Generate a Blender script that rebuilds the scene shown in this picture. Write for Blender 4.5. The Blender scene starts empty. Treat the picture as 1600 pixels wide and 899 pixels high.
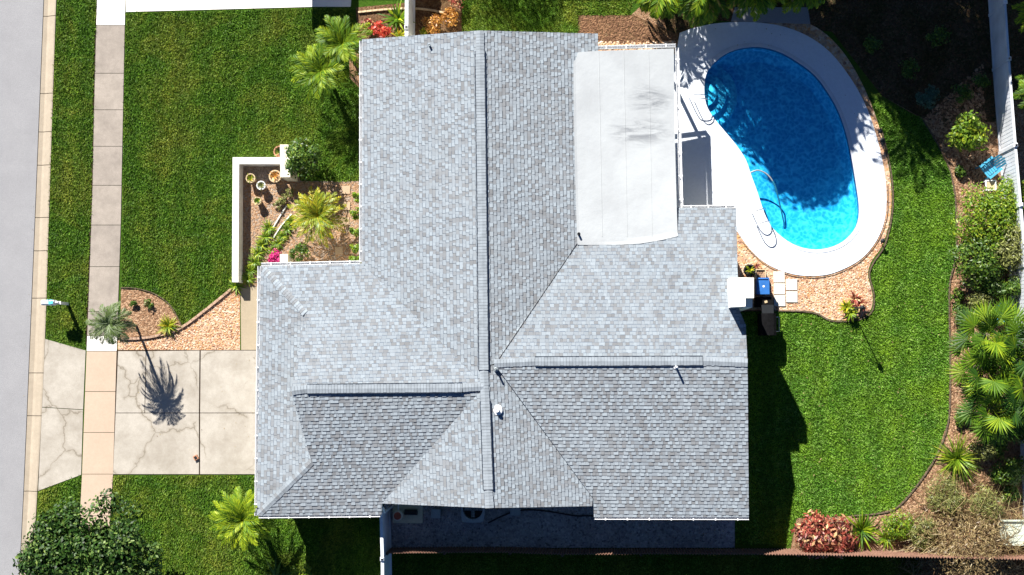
import bpy, math, random
import numpy as np
from mathutils import Vector, Matrix
from mathutils.geometry import tessellate_polygon
random.seed(7); rng = np.random.default_rng(7)
scene = bpy.context.scene
COL = scene.collection
# ------------------------------------------------------------------ camera
F, CH = 1800.0, 50.0                       # focal length in photo pixels, flying height in metres
nadir = Vector((135.0, -110.0, -F)).normalized()
Zc = -nadir
Xc = (Vector((1, 0, 0)) - Zc * Zc.x).normalized()
Yc = Zc.cross(Xc)
R = Matrix((Xc, Yc, Zc))                   # camera axes -> world axes
cam_d = bpy.data.cameras.new('camera'); cam = bpy.data.objects.new('camera', cam_d); COL.objects.link(cam)
cam.matrix_world = Matrix.Translation((0, 0, CH)) @ R.to_4x4()
cam_d.sensor_width = 36; cam_d.lens = 36 * F / 1600; cam_d.clip_start = 0.5; cam_d.clip_end = 2000
scene.camera = cam
# ------------------------------------------------------------------ light
SUN_EL = math.radians(34.4); SUN_AZ = math.atan2(-0.42, 0.91)
world = bpy.data.worlds.new('World'); scene.world = world; world.use_nodes = True
wn = world.node_tree; bgn = wn.nodes['Background']
sky = wn.nodes.new('ShaderNodeTexSky'); sky.sky_type = 'NISHITA'; sky.sun_disc = False
sky.sun_elevation = SUN_EL; sky.sun_rotation = SUN_AZ; sky.air_density = 0.45; sky.dust_density = 0.0; sky.ozone_density = 6.0
wn.links.new(sky.outputs[0], bgn.inputs[0]); bgn.inputs[1].default_value = 0.05
sd = bpy.data.lights.new('sun', 'SUN'); sd.energy = 5.0; sd.angle = math.radians(0.5); sd.color = (1.0, 0.955, 0.88)
sun = bpy.data.objects.new('sun', sd); COL.objects.link(sun)
to_sun = Vector((math.sin(SUN_AZ) * math.cos(SUN_EL), math.cos(SUN_AZ) * math.cos(SUN_EL), math.sin(SUN_EL)))
sun.rotation_euler = to_sun.to_track_quat('Z', 'Y').to_euler(); sun.location = (0, 0, 60)
vs = scene.view_settings; vs.view_transform = 'Standard'; vs.look = 'None'; vs.exposure = 1.25; vs.gamma = 1; vs.use_curve_mapping = False
scene.render.engine = 'CYCLES'; scene.render.resolution_x = 1024; scene.render.resolution_y = 575
scene.cycles.transparent_max_bounces = 16; scene.cycles.max_bounces = 6

# ------------------------------------------------------------------ where a thing stands
def raydir(px, py): return R @ Vector((px - 800.0, -(py - 449.5), -F))
def P(px, py, h=0.0):
    d = raydir(px, py); t = (h - CH) / d.z
    return Vector((d.x * t, d.y * t, h))
def PP(pts, h=0.0): return [P(x, y, h) for x, y in pts]
def plane3(a, b, c):
    A, B, Cc = P(*a), P(*b), P(*c); n = (B - A).cross(Cc - A).normalized()
    if n.z < 0: n = -n
    return A, n
def hit(pl, px, py):
    A, n = pl; o = Vector((0, 0, CH)); d = raydir(px, py)
    return o + d * ((A - o).dot(n) / d.dot(n))
PXM = 1 / 36.0

# ------------------------------------------------------------------ materials
def ramp(nt, stops):
    r = nt.nodes.new('ShaderNodeValToRGB'); e = r.color_ramp.elements
    while len(e) < len(stops): e.new(0.5)
    for el, (p, c) in zip(e, stops): el.position = p; el.color = (*c, 1)
    return r
def new_mat(name, rough=0.8, spec=0.3):
    m = bpy.data.materials.new(name); m.use_nodes = True; b = m.node_tree.nodes['Principled BSDF']
    b.inputs['Roughness'].default_value = rough; b.inputs['Specular IOR Level'].default_value = spec
    return m, m.node_tree, b
def flat(name, c, rough=0.6, metal=0.0, var=0.08, scale=6.0, bump=0.0, spec=0.3):
    m, nt, b = new_mat(name, rough, spec); b.inputs['Metallic'].default_value = metal
    tc = nt.nodes.new('ShaderNodeTexCoord'); nz = nt.nodes.new('ShaderNodeTexNoise'); nz.inputs['Scale'].default_value = scale; nz.inputs['Detail'].default_value = 6
    nt.links.new(tc.outputs['Object'], nz.inputs['Vector'])
    r = ramp(nt, [(0.3, tuple(v * (1 - var * 2) for v in c)), (0.7, tuple(min(1, v * (1 + var)) for v in c))])
    nt.links.new(nz.outputs[0], r.inputs[0]); nt.links.new(r.outputs[0], b.inputs['Base Color'])
    if bump:
        bp = nt.nodes.new('ShaderNodeBump'); bp.inputs['Distance'].default_value = bump; nt.links.new(nz.outputs[0], bp.inputs['Height']); nt.links.new(bp.outputs[0], b.inputs['Normal'])
    return m
def mixc(nt, fac, a, b, mode='MIX'):
    n = nt.nodes.new('ShaderNodeMix'); n.data_type = 'RGBA'; n.blend_type = mode
    for sock, v in ((n.inputs[0], fac), (n.inputs[6], a), (n.inputs[7], b)):
        if isinstance(v, (int, float)): sock.default_value = v
        elif isinstance(v, tuple): sock.default_value = (*v, 1)
        else: nt.links.new(v, sock)
    return n.outputs[2]
def noise(nt, vec, scale, detail=5, rough=0.6, dist=0.0):
    n = nt.nodes.new('ShaderNodeTexNoise'); n.inputs['Scale'].default_value = scale; n.inputs['Detail'].default_value = detail
    n.inputs['Roughness'].default_value = rough; n.inputs['Distortion'].default_value = dist
    if vec is not None: nt.links.new(vec, n.inputs['Vector'])
    return n.outputs[0]
def fit(nt, v, a, b, c=0.0, d=1.0):
    n = nt.nodes.new('ShaderNodeMapRange'); n.inputs[1].default_value = a; n.inputs[2].default_value = b; n.inputs[3].default_value = c; n.inputs[4].default_value = d
    nt.links.new(v, n.inputs[0]); return n.outputs[0]
def gpos(nt): return nt.nodes.new('ShaderNodeNewGeometry').outputs['Position']
def attr(nt, name):
    a = nt.nodes.new('ShaderNodeAttribute'); a.attribute_name = name; return a.outputs['Fac']
def add_bump(nt, b, h, dist):
    bp = nt.nodes.new('ShaderNodeBump'); bp.inputs['Distance'].default_value = dist; nt.links.new(h, bp.inputs['Height']); nt.links.new(bp.outputs[0], b.inputs['Normal'])
def leafm(name, c0, c1, c2, trans=0.25, rough=0.45, spec=0.4):
    m, nt, b = new_mat(name, rough, spec)
    r = ramp(nt, [(0.0, c0), (0.5, c1), (1.0, c2)]); nt.links.new(attr(nt, 'tint'), r.inputs[0])
    nt.links.new(r.outputs[0], b.inputs['Base Color'])
    t = nt.nodes.new('ShaderNodeBsdfTranslucent'); nt.links.new(r.outputs[0], t.inputs[0])
    mx = nt.nodes.new('ShaderNodeMixShader'); mx.inputs[0].default_value = trans
    nt.links.new(b.outputs[0], mx.inputs[1]); nt.links.new(t.outputs[0], mx.inputs[2]); nt.links.new(mx.outputs[0], nt.nodes['Material Output'].inputs[0])
    return m
def concrete(name, base, stain, stain_amt=0.5, cracks=0.0, scale=0.5, fine=0.06, tinted=False):
    m, nt, b = new_mat(name, 0.9, 0.15); g = gpos(nt)
    c = mixc(nt, fit(nt, noise(nt, g, scale, 9, 0.78, 0.1), 0.40, 0.72, 0, stain_amt * 0.9), base, stain)
    c = mixc(nt, fit(nt, noise(nt, g, 9, 6, 0.7), 0.35, 0.7, 0, 0.35), c, tuple(v * 0.72 for v in base))
    c = mixc(nt, fit(nt, noise(nt, g, 35, 3, 0.85), 0.35, 0.65, 0, fine * 4), c, tuple(v * 0.6 for v in base))
    if tinted: c = mixc(nt, 1.0, c, mixc(nt, attr(nt, 'tint'), (0.85, 0.85, 0.87), (1.0, 1.0, 1.0)), 'MULTIPLY')
    if cracks:
        v = nt.nodes.new('ShaderNodeTexVoronoi'); v.feature = 'DISTANCE_TO_EDGE'; v.inputs['Scale'].default_value = cracks
        dn = nt.nodes.new('ShaderNodeTexNoise'); dn.inputs['Scale'].default_value = 2.2; dn.inputs['Detail'].default_value = 5; nt.links.new(g, dn.inputs['Vector'])
        va = nt.nodes.new('ShaderNodeVectorMath'); va.operation = 'MULTIPLY_ADD'; nt.links.new(dn.outputs[1], va.inputs[0]); va.inputs[1].default_value = (0.7, 0.7, 0); nt.links.new(g, va.inputs[2])
        nt.links.new(va.outputs[0], v.inputs['Vector'])
        gate = fit(nt, noise(nt, g, 0.35, 2), 0.40, 0.50)
        ln = fit(nt, v.outputs['Distance'], 0.004, 0.015, 0.9, 0.0)
        mm = nt.nodes.new('ShaderNodeMath'); mm.operation = 'MULTIPLY'; nt.links.new(ln, mm.inputs[0]); nt.links.new(gate, mm.inputs[1])
        c = mixc(nt, mm.outputs[0], c, (0.17, 0.15, 0.12))
        ln2 = fit(nt, v.outputs['Distance'], 0.0, 0.07, 0.5, 0.0)
        mm2 = nt.nodes.new('ShaderNodeMath'); mm2.operation = 'MULTIPLY'; nt.links.new(ln2, mm2.inputs[0]); nt.links.new(gate, mm2.inputs[1])
        c = mixc(nt, mm2.outputs[0], c, (0.27, 0.235, 0.185))
    nt.links.new(c, b.inputs['Base Color']); add_bump(nt, b, noise(nt, g, 40, 4), 0.006)
    return m
def chips(name, cols, scale=14.0, rough=0.95, bump=0.03, big=(0.8, 0.8, 0.8)):
    """stones or bark chips: one colour for each voronoi cell"""
    m, nt, b = new_mat(name, rough, 0.1); g = gpos(nt)
    v = nt.nodes.new('ShaderNodeTexVoronoi'); v.inputs['Scale'].default_value = scale; nt.links.new(g, v.inputs['Vector'])
    sp = nt.nodes.new('ShaderNodeSeparateColor'); nt.links.new(v.outputs['Color'], sp.inputs[0])
    r = ramp(nt, [(i / (len(cols) - 1), c) for i, c in enumerate(cols)]); nt.links.new(sp.outputs[0], r.inputs[0])
    c = mixc(nt, fit(nt, noise(nt, g, 0.8, 5), 0.4, 0.65), r.outputs[0], mixc(nt, 1.0, r.outputs[0], big, 'MULTIPLY'))
    nt.links.new(c, b.inputs['Base Color'])
    add_bump(nt, b, fit(nt, v.outputs['Distance'], 0, 0.5, 1, 0), bump)
    return m
M = {}
def grass_ground(name, a, bb, c3):
    m, nt, b = new_mat(name, 0.95, 0.1); g = gpos(nt)
    c = mixc(nt, fit(nt, noise(nt, g, 9, 6, 0.75), 0.35, 0.65), a, bb)
    c = mixc(nt, fit(nt, noise(nt, g, 0.45, 5), 0.5, 0.7, 0, .6), c, c3)
    nt.links.new(c, b.inputs['Base Color']); add_bump(nt, b, noise(nt, g, 18, 5, 0.8), 0.05); return m
M['ground'] = grass_ground('lawn_ground', (0.03, 0.075, 0.006), (0.06, 0.13, 0.012), (0.09, 0.11, 0.02))
def grass_blade_mat(name, lo, mid, hi, dry):
    m, nt, b = new_mat(name, 0.6, 0.25); g = gpos(nt)
    r = ramp(nt, [(0.0, lo), (0.55, mid), (1.0, hi)]); nt.links.new(attr(nt, 'tint'), r.inputs[0])
    c = mixc(nt, fit(nt, noise(nt, g, 0.45, 7, 0.7, 0.5), 0.44, 0.68, 0, 0.75), r.outputs[0], dry)
    c = mixc(nt, fit(nt, noise(nt, g, 2.2, 4, 0.7), 0.38, 0.62, 0.0, 0.55), c, mixc(nt, 1.0, c, (0.62, 0.72, 0.55), 'MULTIPLY'))
    sx = nt.nodes.new('ShaderNodeSeparateXYZ'); nt.links.new(g, sx.inputs[0]); sn = nt.nodes.new('ShaderNodeMath'); sn.operation = 'SINE'
    ml = nt.nodes.new('ShaderNodeMath'); ml.operation = 'MULTIPLY_ADD'; nt.links.new(sx.outputs[0], ml.inputs[0]); ml.inputs[1].default_value = 5.6; wob = nt.nodes.new('ShaderNodeMath'); wob.operation = 'MULTIPLY'; nt.links.new(noise(nt, g, 0.3, 2), wob.inputs[0]); wob.inputs[1].default_value = 5.0; nt.links.new(wob.outputs[0], ml.inputs[2])
    nt.links.new(ml.outputs[0], sn.inputs[0]); c = mixc(nt, 1.0, c, mixc(nt, fit(nt, sn.outputs[0], -0.5, 0.5), (0.84, 0.87, 0.8), (1.08, 1.06, 1.0)), 'MULTIPLY')
    nt.links.new(c, b.inputs['Base Color'])
    t = nt.nodes.new('ShaderNodeBsdfTranslucent'); nt.links.new(c, t.inputs[0])
    mx = nt.nodes.new('ShaderNodeMixShader'); mx.inputs[0].default_value = 0.2
    nt.links.new(b.outputs[0], mx.inputs[1]); nt.links.new(t.outputs[0], mx.inputs[2]); nt.links.new(mx.outputs[0], nt.nodes['Material Output'].inputs[0]); return m
M['grass'] = grass_blade_mat('grass_blades', (0.05, 0.125, 0.008), (0.09, 0.205, 0.012), (0.21, 0.34, 0.035), (0.27, 0.28, 0.035))
M['grass_back'] = grass_blade_mat('grass_blades_back', (0.065, 0.18, 0.015), (0.13, 0.30, 0.024), (0.36, 0.53, 0.15), (0.22, 0.37, 0.015))
M['road'] = concrete('road_asphalt', (0.37, 0.37, 0.385), (0.27, 0.27, 0.285), 0.95, 0, 0.6, 0.24)
M['kerb'] = concrete('kerb_concrete', (0.47, 0.40, 0.31), (0.30, 0.25, 0.19), 0.8, 0, 1.6, 0.1)
M['walk'] = concrete('sidewalk_concrete', (0.48, 0.42, 0.36), (0.17, 0.15, 0.13), 1.0, 0, 1.1, 0.22, True)
M['walk_pink'] = concrete('sidewalk_pink', (0.55, 0.43, 0.33), (0.42, 0.32, 0.24), 0.6, 0, 0.8, 0.08)
M['walk_white'] = concrete('sidewalk_white', (0.9, 0.87, 0.82), (0.8, 0.77, 0.7), 0.3, 0, 0.5, 0.02)
M['drive'] = concrete('driveway_concrete', (0.52, 0.48, 0.42), (0.24, 0.205, 0.16), 1.0, 0.45, 0.6, 0.14)
M['path'] = concrete('entry_path_concrete', (0.42, 0.35, 0.25), (0.26, 0.21, 0.15), 0.6, 0, 0.8)
M['deck'] = concrete('pool_deck_paint', (0.76, 0.81, 0.88), (0.68, 0.73, 0.80), 0.4, 0, 0.8, 0.02)
M['coping'] = concrete('pool_coping', (0.66, 0.70, 0.76), (0.55, 0.58, 0.63), 0.5, 0, 1.5, 0.03)
M['grey_gravel'] = chips('grey_gravel', [(0.16, 0.16, 0.17), (0.42, 0.42, 0.44), (0.28, 0.28, 0.30), (0.5, 0.5, 0.52)], 13)
M['side'] = concrete('side_slab', (0.36, 0.36, 0.38), (0.26, 0.26, 0.28), 0.5, 0, 1.2, 0.2)
M['soil_and_shade'] = chips('dark_soil_and_shade', [(0.03, 0.02, 0.012), (0.06, 0.04, 0.025), (0.045, 0.03, 0.02)], 20)
M['mulch'] = chips('pine_mulch', [(0.16, 0.085, 0.045), (0.33, 0.20, 0.12), (0.26, 0.15, 0.09), (0.42, 0.29, 0.19), (0.2, 0.11, 0.07)], 16, big=(0.7, 0.66, 0.6))
M['mulch_pale'] = chips('court_gravel', [(0.30, 0.24, 0.19), (0.42, 0.34, 0.28), (0.23, 0.18, 0.14), (0.5, 0.42, 0.35)], 20, big=(0.85, 0.78, 0.72))
M['mulch_half_shade'] = chips('brown_mulch_half_shade', [(0.09, 0.045, 0.025), (0.17, 0.095, 0.05), (0.12, 0.07, 0.04), (0.22, 0.14, 0.08)], 15, big=(0.7, 0.7, 0.6))  # brown mulch, darkened for the partial shade on the side bed
M['litter'] = chips('mulch_tree_shade', [(0.05, 0.028, 0.015), (0.11, 0.065, 0.035), (0.08, 0.05, 0.03), (0.03, 0.035, 0.012), (0.15, 0.10, 0.06)], 15, big=(0.6, 0.7, 0.5))  # mulch darkened so its colour carries the tree shade of the upper right bed
M['gravel'] = chips('pink_gravel', [(0.42, 0.25, 0.16), (0.55, 0.38, 0.27), (0.55, 0.31, 0.14), (0.62, 0.5, 0.38), (0.30, 0.16, 0.11)], 9, big=(0.9, 0.78, 0.7))
M['pebble'] = leafm('pebbles', (0.30, 0.14, 0.08), (0.55, 0.34, 0.19), (0.68, 0.56, 0.44), 0.0, 0.85, 0.15)
M['chip'] = leafm('bark_chips', (0.10, 0.05, 0.03), (0.28, 0.16, 0.09), (0.45, 0.30, 0.19), 0.0, 0.9, 0.1)
M['bark'] = flat('bark', (0.13, 0.095, 0.065), 0.95, 0, 0.25, 12, 0.03)
M['palm_bark'] = flat('palm_bark', (0.22, 0.18, 0.13), 0.95, 0, 0.25, 14, 0.03)
M['white'] = flat('white_paint', (0.78, 0.79, 0.8), 0.45, 0, 0.04)
M['vinyl'] = flat('white_vinyl', (0.74, 0.77, 0.82), 0.4, 0, 0.08, 1.5)
M['stucco'] = flat('cream_stucco', (0.74, 0.69, 0.56), 0.9, 0, 0.05, 5, 0.01)
M['stucco_white'] = flat('white_stucco', (0.80, 0.79, 0.74), 0.9, 0, 0.05, 5, 0.01)
M['cream'] = flat('cream_pad', (0.66, 0.66, 0.50), 0.8, 0, 0.05)
M['dark'] = flat('dark_metal', (0.025, 0.028, 0.032), 0.5, 0.3)
M['black'] = flat('crate_and_shadow_black', (0.006, 0.006, 0.007), 0.9, 0, 0.2, 8, 0.02, 0.1)
M['grey'] = flat('grey_metal', (0.30, 0.34, 0.36), 0.5, 0.2)
M['chrome'] = flat('steel', (0.8, 0.82, 0.84), 0.18, 1.0, 0.02)
M['terracotta'] = flat('terracotta', (0.45, 0.22, 0.13), 0.8)
M['tan'] = flat('tan_ceramic', (0.55, 0.42, 0.26), 0.6)
M['red_lid'] = flat('red_lid', (0.38, 0.09, 0.05), 0.6)
M['blue'] = flat('blue_plastic', (0.03, 0.14, 0.42), 0.45)
M['teal'] = flat('teal_plastic', (0.07, 0.36, 0.55), 0.5)
M['cyan'] = flat('cyan_plastic', (0.12, 0.62, 0.75), 0.5)
M['glass'] = flat('window_glass', (0.03, 0.04, 0.05), 0.1, 0.0, 0.05, 2, 0, 0.8)
M['edging'] = flat('brick_edging', (0.45, 0.30, 0.21), 0.9, 0, 0.2, 9, 0.02)
M['fence_brown'] = flat('brown_corrugated_panel', (0.22, 0.12, 0.085), 0.7, 0, 0.15, 5)
M['slab'] = concrete('stepping_slab', (0.72, 0.70, 0.64), (0.6, 0.57, 0.5), 0.4, 0, 1.5)
M['slab_tan'] = concrete('stepping_slab_tan', (0.52, 0.38, 0.26), (0.4, 0.3, 0.2), 0.4, 0, 1.5)
M['bench'] = flat('pale_green_bench', (0.50, 0.55, 0.46), 0.7, 0, 0.1, 8)
# shingles: the tint of each tab is its own granule colour
m, nt, b = new_mat('shingle', 0.9, 0.2); g = gpos(nt)
r = ramp(nt, [(0.0, (0.19, 0.197, 0.205)), (0.3, (0.23, 0.245, 0.262)), (0.55, (0.268, 0.308, 0.345)), (1.0, (0.34, 0.395, 0.44))]); nt.links.new(attr(nt, 'tint'), r.inputs[0])
c = mixc(nt, fit(nt, noise(nt, g, 70, 2, 0.8), 0.3, 0.7, 0, 0.3), r.outputs[0], (0.16, 0.17, 0.19))
c = mixc(nt, fit(nt, noise(nt, g, 0.5, 5), 0.35, 0.7, 0, 0.25), c, (0.34, 0.36, 0.38))
c = mixc(nt, fit(nt, noise(nt, g, 0.8, 7, 0.7, 0.6), 0.5, 0.72, 0, 0.35), c, (0.17, 0.17, 0.165))
nt.links.new(c, b.inputs['Base Color']); M['shingle'] = m
M['shingle_side'] = flat('shingle_edge', (0.065, 0.085, 0.12), 0.9)
M['vent_side'] = flat('vent_edge', (0.02, 0.03, 0.05), 0.9)
M['cap'] = flat('ridge_cap_shingle', (0.265, 0.30, 0.335), 0.9, 0, 0.12, 3)
# white roof membrane with sooty smears
m, nt, b = new_mat('roof_membrane', 0.75, 0.25); g = gpos(nt)
mp = nt.nodes.new('ShaderNodeMapping'); nt.links.new(g, mp.inputs[0]); mp.inputs['Scale'].default_value = (0.5, 2.6, 1); mp.inputs['Rotation'].default_value = (0, 0, 0.12)
sm = fit(nt, noise(nt, mp.outputs[0], 1.6, 7, 0.7, 0.8), 0.44, 0.62, 0, 0.7)
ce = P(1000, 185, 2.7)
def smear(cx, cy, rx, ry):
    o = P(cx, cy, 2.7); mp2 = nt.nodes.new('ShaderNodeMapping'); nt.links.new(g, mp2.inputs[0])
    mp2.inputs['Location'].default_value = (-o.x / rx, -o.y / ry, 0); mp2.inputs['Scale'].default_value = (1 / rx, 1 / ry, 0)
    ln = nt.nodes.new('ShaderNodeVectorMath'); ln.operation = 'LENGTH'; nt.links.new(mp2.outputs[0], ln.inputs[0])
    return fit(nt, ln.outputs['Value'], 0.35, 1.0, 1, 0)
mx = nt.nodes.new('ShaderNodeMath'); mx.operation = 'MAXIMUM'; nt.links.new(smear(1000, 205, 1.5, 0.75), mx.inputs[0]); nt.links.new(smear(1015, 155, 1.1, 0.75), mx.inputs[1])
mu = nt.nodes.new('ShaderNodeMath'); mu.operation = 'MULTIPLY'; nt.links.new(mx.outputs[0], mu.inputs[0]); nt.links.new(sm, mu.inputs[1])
c = mixc(nt, fit(nt, noise(nt, g, 0.7, 6), 0.4, 0.7), (0.43, 0.455, 0.47), (0.375, 0.395, 0.41))
mp3 = nt.nodes.new('ShaderNodeMapping'); nt.links.new(g, mp3.inputs[0]); mp3.inputs['Scale'].default_value = (14, 1.2, 1)
c = mixc(nt, fit(nt, noise(nt, mp3.outputs[0], 1.5, 4), 0.5, 0.7, 0, 0.25), c, (0.42, 0.45, 0.48))
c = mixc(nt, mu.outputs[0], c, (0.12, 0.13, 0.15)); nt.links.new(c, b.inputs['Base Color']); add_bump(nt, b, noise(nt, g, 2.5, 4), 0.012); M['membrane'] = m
# pool plaster with painted light ripples, tile and water
m, nt, b = new_mat('plaster_painted_ripples', 0.7, 0.2); g = gpos(nt)
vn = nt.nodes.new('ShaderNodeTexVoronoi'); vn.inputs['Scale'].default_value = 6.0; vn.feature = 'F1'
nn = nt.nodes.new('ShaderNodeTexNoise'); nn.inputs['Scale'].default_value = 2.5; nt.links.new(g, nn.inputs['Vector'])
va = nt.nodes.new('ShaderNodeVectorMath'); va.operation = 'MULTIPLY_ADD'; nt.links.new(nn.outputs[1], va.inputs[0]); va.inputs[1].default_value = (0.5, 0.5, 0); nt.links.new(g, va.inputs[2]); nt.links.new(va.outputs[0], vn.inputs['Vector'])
c = mixc(nt, fit(nt, vn.outputs['Distance'], 0.3, 0.9), (0.10, 0.50, 0.66), (0.56, 0.92, 0.96))  # bright cells imitate sunlight rippling over the pool floor
nt.links.new(c, b.inputs['Base Color']); M['plaster'] = m
M['tile'] = flat('pool_tile', (0.02, 0.10, 0.22), 0.3, 0, 0.15, 20)
m = bpy.data.materials.new('pool_water'); m.use_nodes = True; nt = m.node_tree; nt.nodes.remove(nt.nodes['Principled BSDF'])
tr = nt.nodes.new('ShaderNodeBsdfTransparent'); tr.inputs[0].default_value = (0.36, 0.85, 1.0, 1)
gl = nt.nodes.new('ShaderNodeBsdfGlossy'); gl.inputs['Roughness'].default_value = 0.05
fr = nt.nodes.new('ShaderNodeLayerWeight'); fr.inputs[0].default_value = 0.5
pw = nt.nodes.new('ShaderNodeMath'); pw.operation = 'POWER'; nt.links.new(fr.outputs['Facing'], pw.inputs[0]); pw.inputs[1].default_value = 4.0
ad = nt.nodes.new('ShaderNodeMath'); ad.inputs[1].default_value = 0.02; nt.links.new(pw.outputs[0], ad.inputs[0])
g = gpos(nt); bp = nt.nodes.new('ShaderNodeBump'); bp.inputs['Distance'].default_value = 0.03; nt.links.new(noise(nt, g, 3.5, 3, 0.5, 0.6), bp.inputs['Height'])
nt.links.new(bp.outputs[0], gl.inputs['Normal']); nt.links.new(bp.outputs[0], fr.inputs['Normal'])
mx = nt.nodes.new('ShaderNodeMixShader'); nt.links.new(ad.outputs[0], mx.inputs[0]); nt.links.new(tr.outputs[0], mx.inputs[1]); nt.links.new(gl.outputs[0], mx.inputs[2]); nt.links.new(mx.outputs[0], nt.nodes['Material Output'].inputs[0])
va_ = nt.nodes.new('ShaderNodeVolumeAbsorption'); va_.inputs['Color'].default_value = (0.02, 0.60, 1.0, 1); va_.inputs['Density'].default_value = 0.22
nt.links.new(va_.outputs[0], nt.nodes['Material Output'].inputs['Volume']); M['water'] = m
# leaves
M['leaf_dark'] = leafm('leaf_glossy_dark', (0.010, 0.03, 0.005), (0.03, 0.08, 0.010), (0.20, 0.28, 0.07), 0.12, 0.5, 0.22)
M['leaf_mid'] = leafm('leaf_mid', (0.03, 0.07, 0.01), (0.07, 0.15, 0.015), (0.22, 0.30, 0.03), 0.25)
M['leaf_lime'] = leafm('leaf_lime', (0.05, 0.12, 0.01), (0.16, 0.28, 0.015), (0.42, 0.46, 0.03), 0.3)
M['leaf_yellow'] = leafm('leaf_yellow', (0.06, 0.14, 0.01), (0.32, 0.38, 0.02), (0.75, 0.55, 0.03), 0.3)
M['leaf_palm'] = leafm('leaf_palm', (0.02, 0.065, 0.008), (0.10, 0.20, 0.01), (0.42, 0.50, 0.02), 0.25, 0.5, 0.2)
M['leaf_silver'] = leafm('leaf_silver', (0.05, 0.09, 0.02), (0.15, 0.21, 0.06), (0.44, 0.52, 0.38), 0.2)
M['leaf_red'] = leafm('leaf_red', (0.25, 0.02, 0.015), (0.62, 0.05, 0.03), (0.80, 0.22, 0.10), 0.25)
M['leaf_orange'] = leafm('leaf_orange', (0.16, 0.05, 0.015), (0.50, 0.22, 0.04), (0.80, 0.48, 0.12), 0.25)
M['leaf_croton'] = leafm('leaf_croton', (0.07, 0.02, 0.02), (0.36, 0.075, 0.05), (0.85, 0.62, 0.30), 0.2)
M['leaf_magenta'] = leafm('petal_magenta', (0.40, 0.01, 0.12), (0.65, 0.02, 0.22), (0.8, 0.10, 0.38), 0.25)
M['leaf_dry'] = leafm('leaf_dry', (0.12, 0.07, 0.035), (0.28, 0.20, 0.09), (0.42, 0.34, 0.16), 0.15)
M['leaf_drygreen'] = leafm('leaf_drygreen', (0.08, 0.09, 0.03), (0.20, 0.22, 0.06), (0.34, 0.36, 0.10), 0.2)
M['leaf_blue'] = leafm('leaf_bluegreen', (0.03, 0.07, 0.04), (0.07, 0.15, 0.09), (0.14, 0.24, 0.16), 0.2)

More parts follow.
